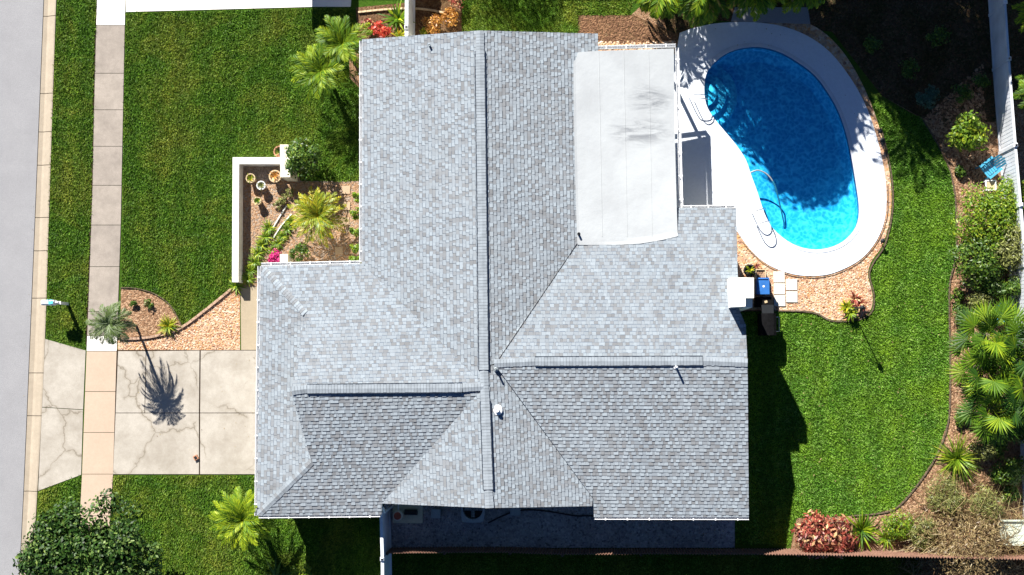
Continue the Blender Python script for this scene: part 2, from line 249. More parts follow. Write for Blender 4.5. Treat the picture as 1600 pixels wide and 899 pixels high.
# ------------------------------------------------------------------ objects
def tag(o, label=None, cat=None, group=None, kind=None):
    if label: o['label'] = label
    if cat: o['category'] = cat
    if group: o['group'] = group
    if kind: o['kind'] = kind
    return o
def thing(name, label, cat, loc=(0, 0, 0), rz=0.0, group=None):
    o = bpy.data.objects.new(name, None); o.empty_display_size = 0.2; COL.objects.link(o); o.location = loc; o.rotation_euler = (0, 0, rz)
    return tag(o, label, cat, group)
def finish(name, me, mats, parent, origin):
    me.validate(verbose=False); me.update()
    for mm in (mats if isinstance(mats, (list, tuple)) else [mats]): me.materials.append(mm)
    o = bpy.data.objects.new(name, me); COL.objects.link(o)
    if parent is not None: o.parent = parent
    o.location = origin if parent is None and origin else (0, 0, 0)
    return o
class MB:
    def __init__(s): s.v = []; s.f = []; s.m = []; s.t = []
    def face(s, pts, mi=0, t=0.5):
        k = len(s.v); s.v += [tuple(p) for p in pts]; s.f.append(tuple(range(k, k + len(pts)))); s.m.append(mi); s.t.append(t)
    def faces(s, pts, fs, mi=0, t=0.5):
        k = len(s.v); s.v += [tuple(p) for p in pts]
        for f in fs: s.f.append(tuple(k + i for i in f)); s.m.append(mi); s.t.append(t)
    def box(s, c, size, rz=0.0, mi=0, t=0.5, taper=1.0):
        hx, hy, hz = [d / 2 for d in size]; ca, sa = math.cos(rz), math.sin(rz); pts = []
        for z in (-hz, hz):
            q = taper if z > 0 else 1.0
            for x, y in ((-hx, -hy), (hx, -hy), (hx, hy), (-hx, hy)):
                x *= q; y *= q; pts.append((c[0] + x * ca - y * sa, c[1] + x * sa + y * ca, c[2] + z))
        s.faces(pts, [(3, 2, 1, 0), (4, 5, 6, 7), (0, 1, 5, 4), (1, 2, 6, 5), (2, 3, 7, 6), (3, 0, 4, 7)], mi, t); return s
    def prism(s, poly, z0, z1, mi=0, t=0.5, holes=()):
        loops = [[Vector((p[0], p[1], 0)) for p in poly]] + [[Vector((p[0], p[1], 0)) for p in h] for h in holes]
        tris = tessellate_polygon(loops); flat_ = [p for l in loops for p in l]; k = len(flat_)
        up = [(p.x, p.y, z1) for p in flat_]; dn = [(p.x, p.y, z0) for p in flat_]
        fs = []
        for a, b_, c_ in tris:
            A, B, C_ = flat_[a], flat_[b_], flat_[c_]
            if (B - A).cross(C_ - A).z < 0: b_, c_ = c_, b_
            fs.append((a, b_, c_))
            if z0 < z1: fs.append((k + a, k + c_, k + b_))
        if z0 < z1:
            o = 0
            for li, l in enumerate(loops):
                n = len(l); area = sum(l[i].x * l[(i + 1) % n].y - l[(i + 1) % n].x * l[i].y for i in range(n))
                ccw = (area > 0) == (li == 0)
                for i in range(n):
                    j = (i + 1) % n; q = (o + i, k + o + i, k + o + j, o + j)
                    fs.append(q[::-1] if ccw else q)
                o += n
        s.faces(up + dn if z0 < z1 else up, fs, mi, t); return s
    def tube(s, pts, r, n=8, mi=0, t=0.5, r2=None, cap=True):
        pts = [Vector(p) for p in pts]; rings = []; up = Vector((0.13, 0.21, 0.97)); N = len(pts); prev = None
        for i, p in enumerate(pts):
            d = (pts[min(i + 1, N - 1)] - pts[max(i - 1, 0)]).normalized()
            if prev is None: a = d.cross(up if abs(d.dot(up)) < 0.95 else Vector((1, 0, 0))).normalized()
            else: a = (prev - d * prev.dot(d)).normalized()
            prev = a; b_ = d.cross(a); rr = r if r2 is None else r + (r2 - r) * i / (N - 1)
            rings.append([p + (a * math.cos(6.2832 * k / n) + b_ * math.sin(6.2832 * k / n)) * rr for k in range(n)])
        fs = [(i * n + k, i * n + (k + 1) % n, (i + 1) * n + (k + 1) % n, (i + 1) * n + k) for i in range(N - 1) for k in range(n)]
        if cap: fs += [tuple(range(n))[::-1], tuple((N - 1) * n + k for k in range(n))]
        s.faces([q for rg in rings for q in rg], fs, mi, t); return s
    def lathe(s, c, prof, n=20, mi=0, t=0.5, sx=1.0, sy=1.0):
        pts = [(c[0] + r_ * sx * math.cos(6.2832 * k / n), c[1] + r_ * sy * math.sin(6.2832 * k / n), c[2] + z) for r_, z in prof for k in range(n)]
        fs = [(i * n + k, i * n + (k + 1) % n, (i + 1) * n + (k + 1) % n, (i + 1) * n + k) for i in range(len(prof) - 1) for k in range(n)]
        fs.append(tuple(range(n))[::-1]); fs.append(tuple((len(prof) - 1) * n + k for k in range(n)))
        s.faces(pts, fs, mi, t); return s
    def strip(s, pts, ws, side, mi=0, t=0.5):
        L = [Vector(p) - side * w for p, w in zip(pts, ws)]; Rr = [Vector(p) + side * w for p, w in zip(pts, ws)]; n = len(pts)
        s.faces(L + Rr, [(i, i + 1, n + i + 1, n + i) for i in range(n - 1)], mi, t); return s
    def build(s, name, mats, parent=None, origin=None, smooth=False):
        off = Vector((0, 0, 0))
        if parent is not None:
            q = parent
            while q is not None:
                off += Vector(q.location); q = q.parent
        elif origin is not None: off = Vector(origin)
        me = bpy.data.meshes.new(name); me.from_pydata([(v[0] - off.x, v[1] - off.y, v[2] - off.z) for v in s.v], [], s.f)
        if len(me.polygons) == len(s.m):
            me.polygons.foreach_set('material_index', s.m)
            a = me.attributes.new('tint', 'FLOAT', 'FACE'); a.data.foreach_set('value', s.t)
            if smooth: me.polygons.foreach_set('use_smooth', [True] * len(s.m))
        return finish(name, me, mats, parent, origin)
def quads(name, V, tint, mat_, parent=None, origin=None):
    """V: (n,k,3) array of separate faces, in the coordinates of their thing"""
    n, k = V.shape[0], V.shape[1]; me = bpy.data.meshes.new(name)
    me.vertices.add(n * k); me.vertices.foreach_set('co', V.reshape(-1).astype(np.float32))
    me.loops.add(n * k); me.loops.foreach_set('vertex_index', np.arange(n * k, dtype=np.int32))
    me.polygons.add(n); me.polygons.foreach_set('loop_start', np.arange(0, n * k, k, dtype=np.int32)); me.polygons.foreach_set('loop_total', np.full(n, k, dtype=np.int32))
    me.update(calc_edges=True)
    a = me.attributes.new('tint', 'FLOAT', 'FACE'); a.data.foreach_set('value', np.asarray(tint, dtype=np.float32))
    me.materials.append(mat_); o = bpy.data.objects.new(name, me); COL.objects.link(o)
    if parent is not None: o.parent = parent
    elif origin is not None: o.location = origin
    return o
def struct(name, mb, mat_, label, cat=None):
    o = mb.build(name, mat_); o['kind'] = 'structure'; o['label'] = label; o['category'] = cat or name.replace('_', ' '); return o
def copy_tree(src, loc, rz=0.0, sc=1.0, label=None, group=None):
    r_ = src.copy(); COL.objects.link(r_); r_.location = loc; r_.rotation_euler = (0, 0, rz); r_.scale = (sc, sc, sc)
    if label: r_['label'] = label
    if group: r_['group'] = group
    for ch in list(src.children):
        c_ = ch.copy(); COL.objects.link(c_); c_.parent = r_
        for g_ in list(ch.children):
            d_ = g_.copy(); COL.objects.link(d_); d_.parent = c_
    return r_
def smooth_loop(pts, n=6):
    out = []; N = len(pts)
    for i in range(N):
        p0, p1, p2, p3 = [Vector(pts[(i + j) % N]) for j in (-1, 0, 1, 2)]
        for k in range(n):
            t = k / n; out.append(tuple(0.5 * ((2 * p1) + (p2 - p0) * t + (2 * p0 - 5 * p1 + 4 * p2 - p3) * t * t + (3 * p1 - p0 - 3 * p2 + p3) * t ** 3)))
    return out
def smooth_line(pts, n=6):
    out = []; N = len(pts)
    for i in range(N - 1):
        p0, p1, p2, p3 = [Vector(pts[min(max(i + j, 0), N - 1)]) for j in (-1, 0, 1, 2)]
        for k in range(n):
            t = k / n; out.append(tuple(0.5 * ((2 * p1) + (p2 - p0) * t + (2 * p0 - 5 * p1 + 4 * p2 - p3) * t * t + (3 * p1 - p0 - 3 * p2 + p3) * t ** 3)))
    return out + [tuple(pts[-1])]

# ================================================================== ground, road, pavements
POOL = smooth_loop([(1100, 140), (1103, 117), (1117, 97), (1140, 81), (1167, 74), (1193, 74), (1220, 82), (1247, 97), (1273, 117), (1293, 143), (1310, 173), (1322, 207), (1330, 243), (1337, 285), (1342, 322), (1340, 348), (1329, 367), (1310, 382), (1283, 390), (1255, 388), (1230, 377), (1208, 358), (1197, 340), (1190, 322), (1183, 300), (1173, 273), (1165, 250), (1150, 227), (1130, 203), (1113, 182), (1103, 163)], 3)
KO = [(73, -120), (68, 0), (62, 150), (56, 300), (49, 470), (42, 640), (36, 780), (30, 899), (24, 1020)]      # road side of the kerb
KI = [(93, -120), (88, 0), (84, 120), (78, 300), (72, 500), (66, 640), (58, 780), (51, 899), (44, 1020)]      # grass side
SL = [(157, -120), (152, 0), (148, 150), (145, 300), (140, 440), (136, 547), (132, 650), (128, 760), (120, 899), (113, 1020)]
SR = [(202, -120), (196, 0), (193, 150), (189, 350), (184, 500), (181, 600), (177, 741), (166, 899), (157, 1020)]
def xat(line, y):
    for (x0, y0), (x1, y1) in zip(line, line[1:]):
        if y0 <= y <= y1: return x0 + (x1 - x0) * (y - y0) / (y1 - y0)
    return line[0][0] if y < line[0][1] else line[-1][0]
pool_w = [(p.x, p.y) for p in PP(POOL)]
kin = PP(KI); FAR = 400
g = MB(); g.prism([(kin[-1].x - 6, -FAR)] + [(p.x, p.y) for p in kin[::-1]] + [(kin[0].x + 6, FAR), (FAR, FAR), (FAR, -FAR)], 0, 0, holes=[pool_w])
struct('ground', g, M['ground'], 'ground under the lawns and beds of the whole plot')
ko = PP(KO, -0.06)
g = MB(); g.prism([(ko[-1].x - 6, -FAR)] + [(p.x, p.y) for p in ko[::-1]] + [(ko[0].x + 6, FAR), (-FAR, FAR), (-FAR, -FAR)], -0.06, -0.06)
struct('road', g, M['road'], 'pale grey street along the left edge')
g = MB(); ys = [-120, -60, 25, 146, 206, 258, 340, 392, 466, 583, 650, 768, 850, 960, 1020]
for a, b_ in zip(ys, ys[1:]):
    a_, b2 = a + 0.5, b_ - 0.5
    pr = [(-0.02, -0.22), (0.0, -0.055), (0.30, -0.085), (0.52, -0.02), (0.9, 0.035), (1.0, 0.03), (1.02, -0.22)]
    L = []
    for y in (a_, b2):
        o_, i_ = P(xat(KO, y), y), P(xat(KI, y), y); L.append([(o_.x + (i_.x - o_.x) * u, o_.y + (i_.y - o_.y) * u, z) for u, z in pr])
    n = len(pr); g.faces(L[0] + L[1], [(i, n + i, n + i + 1, i + 1) for i in range(n - 1)] + [tuple(range(n)), tuple(range(2 * n - 1, n - 1, -1))])
struct('kerb', g, M['kerb'], 'rolled concrete kerb and gutter between street and verge')
g = MB(); ys = [-120, -60, -10, 40, 115, 172, 229, 290, 352, 417, 487, 525, 549, 612, 676, 741, 806, 870, 940, 1020]
for a, b_ in zip(ys, ys[1:]):
    mi = 2 if (b_ <= 40 and b_ > 0) or a == 525 else (1 if a >= 549 else 0)
    q = PP([(xat(SL, a), a + .4), (xat(SR, a), a + .4), (xat(SR, b_), b_ - .4), (xat(SL, b_), b_ - .4)])
    g.prism([(p.x, p.y) for p in q], -0.05, 0.03, mi, random.uniform(0.3, 1))
struct('sidewalk', g, [M['walk'], M['walk_pink'], M['walk_white']], 'stained concrete sidewalk running past the driveway')
g = MB(); sl = [(xat(SL, y), y) for y in range(-100, 548, 20)]
g.prism([(p.x, p.y) for p in PP([(x - 2.2 - 1.4 * random.random(), y) for x, y in sl] + [(x + 1, y) for x, y in sl[::-1]])], 0.004, 0.004)  # flat strip; its dark colour stands for the shadow in the edge gap
struct('trench_shade_strip', g, M['soil_and_shade'], 'dark strip for the shadow gap between verge and sidewalk')
def sheet(name, pts, mat_, label, z=0.004, thick=False, holes=()):
    g_ = MB(); g_.prism([(p.x, p.y) for p in PP(pts)], -0.05 if thick else z, z, holes=holes); return struct(name, g_, mat_, label)
g = MB()
for q in ([(71, 530), (134, 548), (130, 640), (66, 636)], [(66, 637), (130, 641), (127, 742), (60, 767)]): g.prism([(p.x, p.y) for p in PP(q)], -0.05, 0.022)
for q in ([(185, 549), (228, 549), (226, 645), (181, 645)], [(229, 549), (312, 548), (311, 645), (227, 645)], [(181, 646), (311, 646), (311, 741), (177, 741)], [(314, 548), (404, 548), (404, 645), (313, 645)], [(313, 646), (404, 646), (402, 741), (313, 741)], [(404, 549), (470, 549), (470, 741), (404, 741)]):
    g.prism([(p.x, p.y) for p in PP(q)], -0.05, 0.024)
struct('driveway', g, M['drive'], 'cracked stained concrete driveway between street and roof')
sheet('joint_filler', [(180, 547), (404, 547), (404, 742), (176, 742)], M['soil_and_shade'], 'dark dirt in the driveway joints', 0.003)
sheet('neighbour_driveway', [(197, -140), (560, -140), (548, 11), (490, 11), (197, 19)], M['walk_white'], 'white concrete drive along the top edge', 0.02, True)
sheet('entry_path', [(376, 449), (377, 547), (425, 547), (425, 449)], M['path'], 'tan concrete entry path beside the garage', 0.018, True)
sheet('gravel_bed', [(184, 547), (375, 547), (375, 450), (364, 452), (325, 482), (285, 512), (250, 523), (184, 529)], M['gravel'], 'pink stone bed between driveway and curved edging', 0.006)
sheet('mulch_bed', [(188, 530), (189, 450), (214, 452), (243, 461), (265, 478), (278, 498), (284, 513), (250, 524)], M['mulch'], 'small brown mulch bed beside the sidewalk', 0.006)
sheet('courtyard_gravel', [(370, 250), (455, 250), (470, 283), (600, 283), (600, 420), (430, 420), (405, 452), (372, 452)], M['mulch_pale'], 'pale chip bed inside the low front wall', 0.006)
sheet('front_corner_bed', [(545, 88), (600, 50), (640, 0), (720, -20), (715, 70), (600, 80), (600, 150), (562, 138), (546, 122)], M['mulch'], 'brown bed at the upper front corner of the house', 0.006)
sheet('side_bed', [(556, 12), (640, 4), (722, -60), (722, 80), (560, 80)], M['mulch_half_shade'], 'brown planted bed along the top of the house', 0.010)
sheet('top_mulch', [(905, 25), (985, 25), (1075, -60), (1300, -120), (1800, -120), (1800, 1050), (1430, 1050), (1440, 868), (1330, 862), (1235, 858), (1245, 810), (1340, 806), (1368, 803), (1400, 794), (1430, 762), (1462, 714), (1482, 655), (1484, 560), (1483, 450), (1493, 400), (1493, 320), (1485, 270), (1466, 230), (1440, 186), (1378, 150), (1300, 50), (1100, 30), (1050, 80), (905, 90)], M['mulch'], 'brown mulch bed along the back and side fences', 0.006)
sheet('mulch_tree_shade', [(985, -120), (1800, -120), (1560, 190), (1480, 196), (1440, 184), (1378, 150), (1300, 50), (1100, 30), (1050, 70)], M['litter'], 'mulch at the upper right, tree shade darkened into its colour', 0.010)
sheet('rock_mulch', [(903, 24), (990, 24), (1060, 55), (1056, 76), (903, 76)], M['mulch_half_shade'], 'dark brown chip bed above the patio roof', 0.012)
DECK = smooth_line([(1062, 52), (1085, 44), (1120, 37), (1165, 35), (1210, 39), (1252, 52), (1290, 76), (1320, 110), (1345, 150), (1362, 190), (1376, 240), (1384, 290), (1383, 338), (1370, 375), (1345, 405), (1310, 424), (1280, 431), (1240, 429), (1200, 414), (1172, 390), (1152, 362)], 4)
deck_pts = DECK + [(1120, 362), (1120, 420), (1000, 420), (1000, 85), (1056, 85)]
g = MB(); g.prism([(p.x, p.y) for p in PP(deck_pts)], -0.06, 0.04, holes=[pool_w]); struct('pool_deck', g, M['deck'], 'white painted pool deck round the kidney shaped pool')
sheet('deck_extension', [(1142, 34), (1148, 12), (1262, 12), (1266, 38)], M['side'], 'grey paved strip above the pool deck', 0.03, True)
RING = smooth_line([(1225, 33), (1265, 38), (1300, 62), (1330, 100), (1355, 148), (1374, 200), (1388, 258), (1393, 310), (1389, 350), (1378, 385), (1362, 408), (1356, 430), (1363, 460), (1360, 485), (1340, 498), (1300, 500), (1270, 487), (1220, 485)], 4)
sheet('pool_gravel', RING + [(1020, 485), (1020, 95), (1062, 95), (1062, 60), (1140, 45)], M['gravel'], 'pink stone ring outside the pool deck', 0.012, False, holes=[pool_w])
sheet('stone_strip', [(930, 64), (1056, 64), (1056, 90), (930, 90)], M['gravel'], 'beige stones above the patio roof', 0.014)
sheet('side_slab', [(600, 780), (1148, 780), (1148, 856), (600, 856)], M['grey_gravel'], 'grey slab in shade below the house', 0.02, True)
# ------------------------------------------------------------------ pool
pg = thing('swimming_pool', 'kidney shaped swimming pool with deep blue water beside white deck', 'pool', P(1220, 240))
c0 = P(1225, 240); loop = [Vector((x, y, 0)) for x, y in pool_w]; n = len(loop)
levels = [(1.0, 0.04), (1.0, -0.10), (1.0, -0.28), (0.99, -0.6), (0.90, -0.85), (0.6, -1.02), (0.3, -1.12), (0.05, -1.15)]
pts = [(c0.x + (p.x - c0.x) * s_, c0.y + (p.y - c0.y) * s_, z) for s_, z in levels for p in loop]
g = MB()
for li in range(len(levels) - 1):
    for i in range(n):
        j = (i + 1) % n; g.face([pts[li * n + i], pts[li * n + j], pts[(li + 1) * n + j], pts[(li + 1) * n + i]][::1], 1 if li < 2 else 0)
g.face([pts[(len(levels) - 1) * n + i] for i in range(n)])
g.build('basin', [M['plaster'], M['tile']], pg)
g = MB(); sc_ = P(1101, 146)
for rr, z in ((0.55, -0.24), (1.0, -0.42), (1.5, -0.60)): g.lathe((sc_.x, sc_.y, 0), [(rr, -1.2), (rr, z - 0.03), (rr - 0.03, z)], 40)
g.build('pool_step', M['plaster'], pg)
g = MB(); g.prism([(c0.x + (x - c0.x) * 1.045, c0.y + (y - c0.y) * 1.035) for x, y in pool_w], 0.0, 0.058, holes=[[(c0.x + (x - c0.x) * .998, c0.y + (y - c0.y) * .998) for x, y in pool_w]]); g.build('coping', M['coping'], pg)
gw = MB(); gw.prism([(c0.x + (x - c0.x) * 1.001, c0.y + (y - c0.y) * 1.001) for x, y in pool_w], -2.2, -0.09)
gw.build('water', M['water'], pg)

# ================================================================== house
HR, HE = 3.95, 2.60
house = thing('house', 'large single storey house with grey blue shingle roof and white gutters', 'house', P(760, 460))
PL = dict(W=plane3((750, 48, HR), (757, 600, HR), (566, 240, HE)), E=plane3((750, 48, HR), (757, 575, HR), (933, 65, 2.7)),
          LN=plane3((455, 612, HR), (757, 604, HR), (487, 414, HE)), LS=plane3((455, 612, HR), (757, 604, HR), (500, 805, HE)),
          RN=plane3((775, 568, HR), (1168, 568, HR), (1110, 325, HE)), RS=plane3((775, 568, HR), (1168, 568, HR), (1050, 808, HE)),
          SW=plane3((757, 604, HR), (765, 794, HR), (600, 787, 2.75)), SE=plane3((757, 572, HR), (765, 794, HR), (925, 791, 2.72)),
          F=plane3((408, 416, HE), (402, 806, HE), (482, 606, 3.13)))
def clip(poly, cpoly):
    out = poly
    for i in range(len(cpoly)):
        a, b_ = cpoly[i], cpoly[(i + 1) % len(cpoly)]; inp, out = out, []
        if not inp: break
        ex, ey = b_[0] - a[0], b_[1] - a[1]
        sd_ = [ex * (p[1] - a[1]) - ey * (p[0] - a[0]) for p in inp]
        for k in range(len(inp)):
            p, q, sp, sq = inp[k - 1], inp[k], sd_[k - 1], sd_[k]
            if (sp >= 0) != (sq >= 0):
                t = sp / (sp - sq); out.append((p[0] + (q[0] - p[0]) * t, p[1] + (q[1] - p[1]) * t))
            if sq >= 0: out.append(q)
    return out
def slope(pl, polys, name, label=None):
    A, n = pl; vd = Vector((0, 0, 1)) - n * n.z; vd.normalize(); ud = vd.cross(n)      # v up the slope, u along the eave
    g_ = MB(); E_ = 0.146; TH = 0.026; P2 = []
    for poly in polys:
        W3 = [hit(pl, x, y) for x, y in poly]; q = [((w - A).dot(ud), (w - A).dot(vd)) for w in W3]
        ar = sum(q[i][0] * q[(i + 1) % len(q)][1] - q[(i + 1) % len(q)][0] * q[i][1] for i in range(len(q)))
        if ar < 0: q = q[::-1]
        P2.append(q)
    us = [p[0] for q in P2 for p in q]; vs_ = [p[1] for q in P2 for p in q]
    u0, u1, v0, v1 = min(us), max(us), min(vs_), max(vs_)
    for q in P2:    # deck boards under the shingles, with white painted edges
        top = [A + ud * u + vd * v - n * 0.002 for u, v in q]; bot = [p - Vector((0, 0, 0.14)) for p in top]; k = len(q)
        g_.faces(top + bot, [tuple(range(k)), tuple(range(2 * k - 1, k - 1, -1))], 2)
        g_.faces(top + bot, [(i, k + i, k + (i + 1) % k, (i + 1) % k) for i in range(k)], 2)
    row = 0; v = v0
    while v < v1:
        u = u0 - random.uniform(0, 0.3); raised = random.random() < 0.5
        while u < u1:
            w = random.uniform(0.09, 0.20) if raised else random.uniform(0.08, 0.24)
            t = random.gauss(0.76 if raised else 0.46, 0.21); t = min(1, max(0, t))
            if random.random() < 0.10: t = random.uniform(0, .15)
            h0 = TH if raised else TH * 0.55
            for q in P2:
                cc = clip([(u, v), (u + w, v), (u + w, v + E_), (u, v + E_)], q)
                if len(cc) < 3: continue
                tp = [A + ud * a + vd * b_ + n * (h0 * (1 - 0.85 * (b_ - v) / E_)) for a, b_ in cc]
                g_.face(tp, 0, t)
                for i in range(len(cc)):
                    j = (i + 1) % len(cc)
                    if abs(cc[i][1] - v - E_) < 1e-5 and abs(cc[j][1] - v - E_) < 1e-5: continue
                    if not raised and not (abs(cc[i][1] - v) < 1e-5 and abs(cc[j][1] - v) < 1e-5): continue
                    butt = abs(cc[i][1] - v) < 1e-5 and abs(cc[j][1] - v) < 1e-5
                    oo = (-vd * (0.029 if raised else 0.012)) if butt else (ud * (0.010 if cc[i][0] > u + w / 2 else -0.010))
                    a3, b3 = A + ud * cc[i][0] + vd * cc[i][1] + oo + n * 0.004, A + ud * cc[j][0] + vd * cc[j][1] + oo + n * 0.004
                    g_.face([tp[i], a3, b3, tp[j]], 1, t)
            u += w; raised = not raised if random.random() < 0.85 else raised
        v += E_
    o = g_.build(name, [M['shingle'], M['shingle_side'], M['white']], house)
    if label: o['label'] = label
    return o
slope(PL['W'], [[(566, 62), (750, 48), (757, 603), (566, 412)]], 'roof_slope')
slope(PL['E'], [[(750, 48), (934, 53), (939, 325), (775, 567), (757, 575)]], 'roof_slope')
slope(PL['LN'], [[(408, 416), (566, 412), (756, 602), (477, 490)], [(477, 490), (756, 602), (755, 606), (455, 612)]], 'roof_slope')
slope(PL['LS'], [[(455, 612), (758, 604), (487, 722)], [(487, 722), (758, 604), (597, 787)], [(487, 722), (597, 787), (596, 804), (402, 806)]], 'roof_slope', 'darker slope turned away from the sun')
slope(PL['RN'], [[(832, 482), (939, 325), (1150, 325), (1154, 482)], [(775, 568), (832, 482), (1154, 482), (1165, 508), (1168, 568)]], 'roof_slope')
slope(PL['RS'], [[(772, 568), (1168, 568), (1170, 808), (927, 779)], [(927, 779), (1170, 808), (928, 808)]], 'roof_slope')
slope(PL['SW'], [[(757, 604), (765, 794), (597, 787)]], 'roof_slope')
slope(PL['SE'], [[(757, 572), (775, 570), (926, 778), (925, 791), (765, 794)]], 'roof_slope')
slope(PL['F'], [[(408, 416), (492, 505), (497, 712), (402, 806)]], 'roof_slope')
# ridge caps and ridge vents
def caprow(a, b_, wid, z=0.02, step=0.14, drop=0.0, ramp_=0.006):
    d = b_ - a; L = d.length; d.normalize(); side = d.cross(Vector((0, 0, 1))).normalized(); up = side.cross(d); g_ = MB(); s_ = 0.0; step = 0.125
    if drop < 0.02: g_.strip([a + up * (z - 0.014), b_ + up * (z - 0.014)], [wid * .47] * 2, side, 1)
    while s_ < L:
        e = min(L, s_ + step * 1.02); w = wid / 2 + random.uniform(-.008, .008)
        A0, A1 = a + d * (s_ + 0.007), a + d * min(e, s_ + step); t = random.random(); 
        pr = [(-w, -drop), (-w * 0.5, -drop * .45), (0, 0.004), (w * 0.5, -drop * .45), (w, -drop)]
        r0 = [A0 + side * x + up * (y + z) for x, y in pr]; r1 = [A1 + side * x + up * (y + z + ramp_) for x, y in pr]
        g_.faces(r0 + r1, [(i, i + 1, 6 + i, 5 + i) for i in range(4)], 0, t)
        g_.faces([r1[0], r1[2], r1[4], A1 + side * w + up * (z - drop - ramp_), A1 - side * w + up * (z - drop - ramp_)], [(0, 1, 2, 3, 4)], 1, t)
        s_ += step
    return g_
def slot(g_, a, b_, wid, h):       # solid dark vent body under a raised row of caps
    d = (b_ - a); L = d.length; d.normalize(); c_ = (a + b_) / 2; g_.box((c_.x, c_.y, c_.z + h / 2 - 0.03), (L, wid, h + 0.06), math.atan2(d.y, d.x), 1)
RM = [M['cap'], M['vent_side']]
for a, b_, w in (((750, 80), (756, 578), 0.38), ((758, 627), (763, 765), 0.38), ((480, 608), (722, 606), 0.36), ((836, 565), (1098, 564), 0.36)):
    A0, A1 = P(*a, HR), P(*b_, HR); g = caprow(A0, A1, w - .02, 0.052, drop=0.012); slot(g, A0, A1, w + 0.055, 0.035); g.build('ridge_vent', RM, house)
for a, b_ in (((750, 49), (750, 80)), ((756, 578), (758, 627)), ((763, 765), (765, 794)), ((456, 611), (480, 608)), ((722, 606), (757, 604)), ((772, 568), (836, 565)), ((1098, 564), (1168, 567))):
    caprow(P(*a, HR), P(*b_, HR), 0.34, 0.035, drop=0.03).build('ridge_cap', RM, house)
for pa, pl_, pb in (((412, 420), 'LN', (477, 490)), ((406, 802), 'LS', (487, 722))):
    caprow(hit(PL[pl_], *pa), hit(PL[pl_], *pb), 0.28, 0.018, drop=0.021, ramp_=0.003).build('hip_cap', [M['shingle'], M['shingle']], house)
# valley flashing lines
for pl_, a, b_ in (('RN', (776, 566), (898, 386)),):
    g = MB(); g.tube([hit(PL[pl_], *a) + Vector((0, 0, 0.03)), hit(PL[pl_], *b_) + Vector((0, 0, 0.03))], 0.014, 5); g.build('valley_flashing', M['dark'], house)
# walls
def inset(pts, d):
    n = len(pts); out = []; ar = sum(pts[i][0] * pts[(i + 1) % n][1] - pts[(i + 1) % n][0] * pts[i][1] for i in range(n)); sg = 1 if ar > 0 else -1
    for i in range(n):
        p0, p1, p2 = Vector(pts[i - 1]), Vector(pts[i]), Vector(pts[(i + 1) % n]); a = (p1 - p0).normalized(); b_ = (p2 - p1).normalized()
        na, nb = Vector((-a.y, a.x)) * sg, Vector((-b_.y, b_.x)) * sg; m_ = (na + nb); m_ = m_ / max(0.5, m_.dot(na)) ; out.append(tuple(p1 + m_ * d))
    return out
foot = [(408, 416), (566, 412), (566, 62), (933, 53), (939, 325), (1150, 325), (1168, 508), (1170, 808), (928, 808), (925, 791), (597, 789), (596, 804), (402, 806)]
fw = inset([tuple(P(x, y, HE).xy) for x, y in foot], 0.42)
g = MB(); g.prism(fw, 0.0, 2.44); g.build('wall', M['stucco'], house)
for a, b_, c_, dx, dy in (((590, 62), (750, 48), (910, 56), 0, -0.42), ((620, 787), (765, 794), (905, 791), 0, 0.42)):
    A0, A1, A2 = P(*a, 2.46), P(*b_, HR - 0.2), P(*c_, 2.46)
    g = MB(); o = Vector((dx, dy, 0)); th = Vector((0, 0.1 if dy > 0 else -0.1, 0))
    f3 = [A0 + o, A2 + o, A1 + o]; bk = [p + th for p in f3]; g.faces(f3 + bk, [(0, 1, 2), (5, 4, 3), (0, 3, 4, 1), (1, 4, 5, 2), (2, 5, 3, 0)]); g.build('gable_wall', M['stucco'], house)
A0, A1, A2 = P(1166, 350, 2.46), P(1168, 568, HR - 0.2), P(1170, 790, 2.46); g = MB(); f3 = [p + Vector((-0.42, 0, 0)) for p in (A0, A1, A2)]; bk = [p - Vector((0.1, 0, 0)) for p in f3]
g.faces(f3 + bk, [(0, 1, 2), (5, 4, 3), (0, 3, 4, 1), (1, 4, 5, 2), (2, 5, 3, 0)]); g.build('gable_wall', M['stucco'], house)
p = fw[12]; p2 = fw[0]
for k in range(2):     # garage doors and windows in the street front
    t = 0.3 + 0.4 * k; c_ = Vector(p) * (1 - t) + Vector(p2) * t; g = MB(); g.box((c_.x - 0.03, c_.y, 1.1), (0.1, 2.6, 2.2)); g.build('garage_door', M['white'], house)
for t in (0.2, 0.5, 0.8):
    c_ = Vector(fw[1]) * (1 - t) + Vector(fw[2]) * t; g = MB(); g.box((c_.x - 0.03, c_.y, 1.4), (0.1, 1.7, 1.2)); w_ = g.build('window', M['white'], house)
    g = MB(); g.box((c_.x - 0.09, c_.y, 1.4), (0.04, 1.5, 1.0)); g.build('pane', M['glass'], w_)
for t in (0.3, 0.7):
    c_ = Vector(fw[6]) * (1 - t) + Vector(fw[7]) * t; g = MB(); g.box((c_.x + 0.03, c_.y, 1.4), (0.1, 1.6, 1.2)); w_ = g.build('window', M['white'], house)
    g = MB(); g.box((c_.x + 0.09, c_.y, 1.4), (0.04, 1.4, 1.0)); g.build('pane', M['glass'], w_)
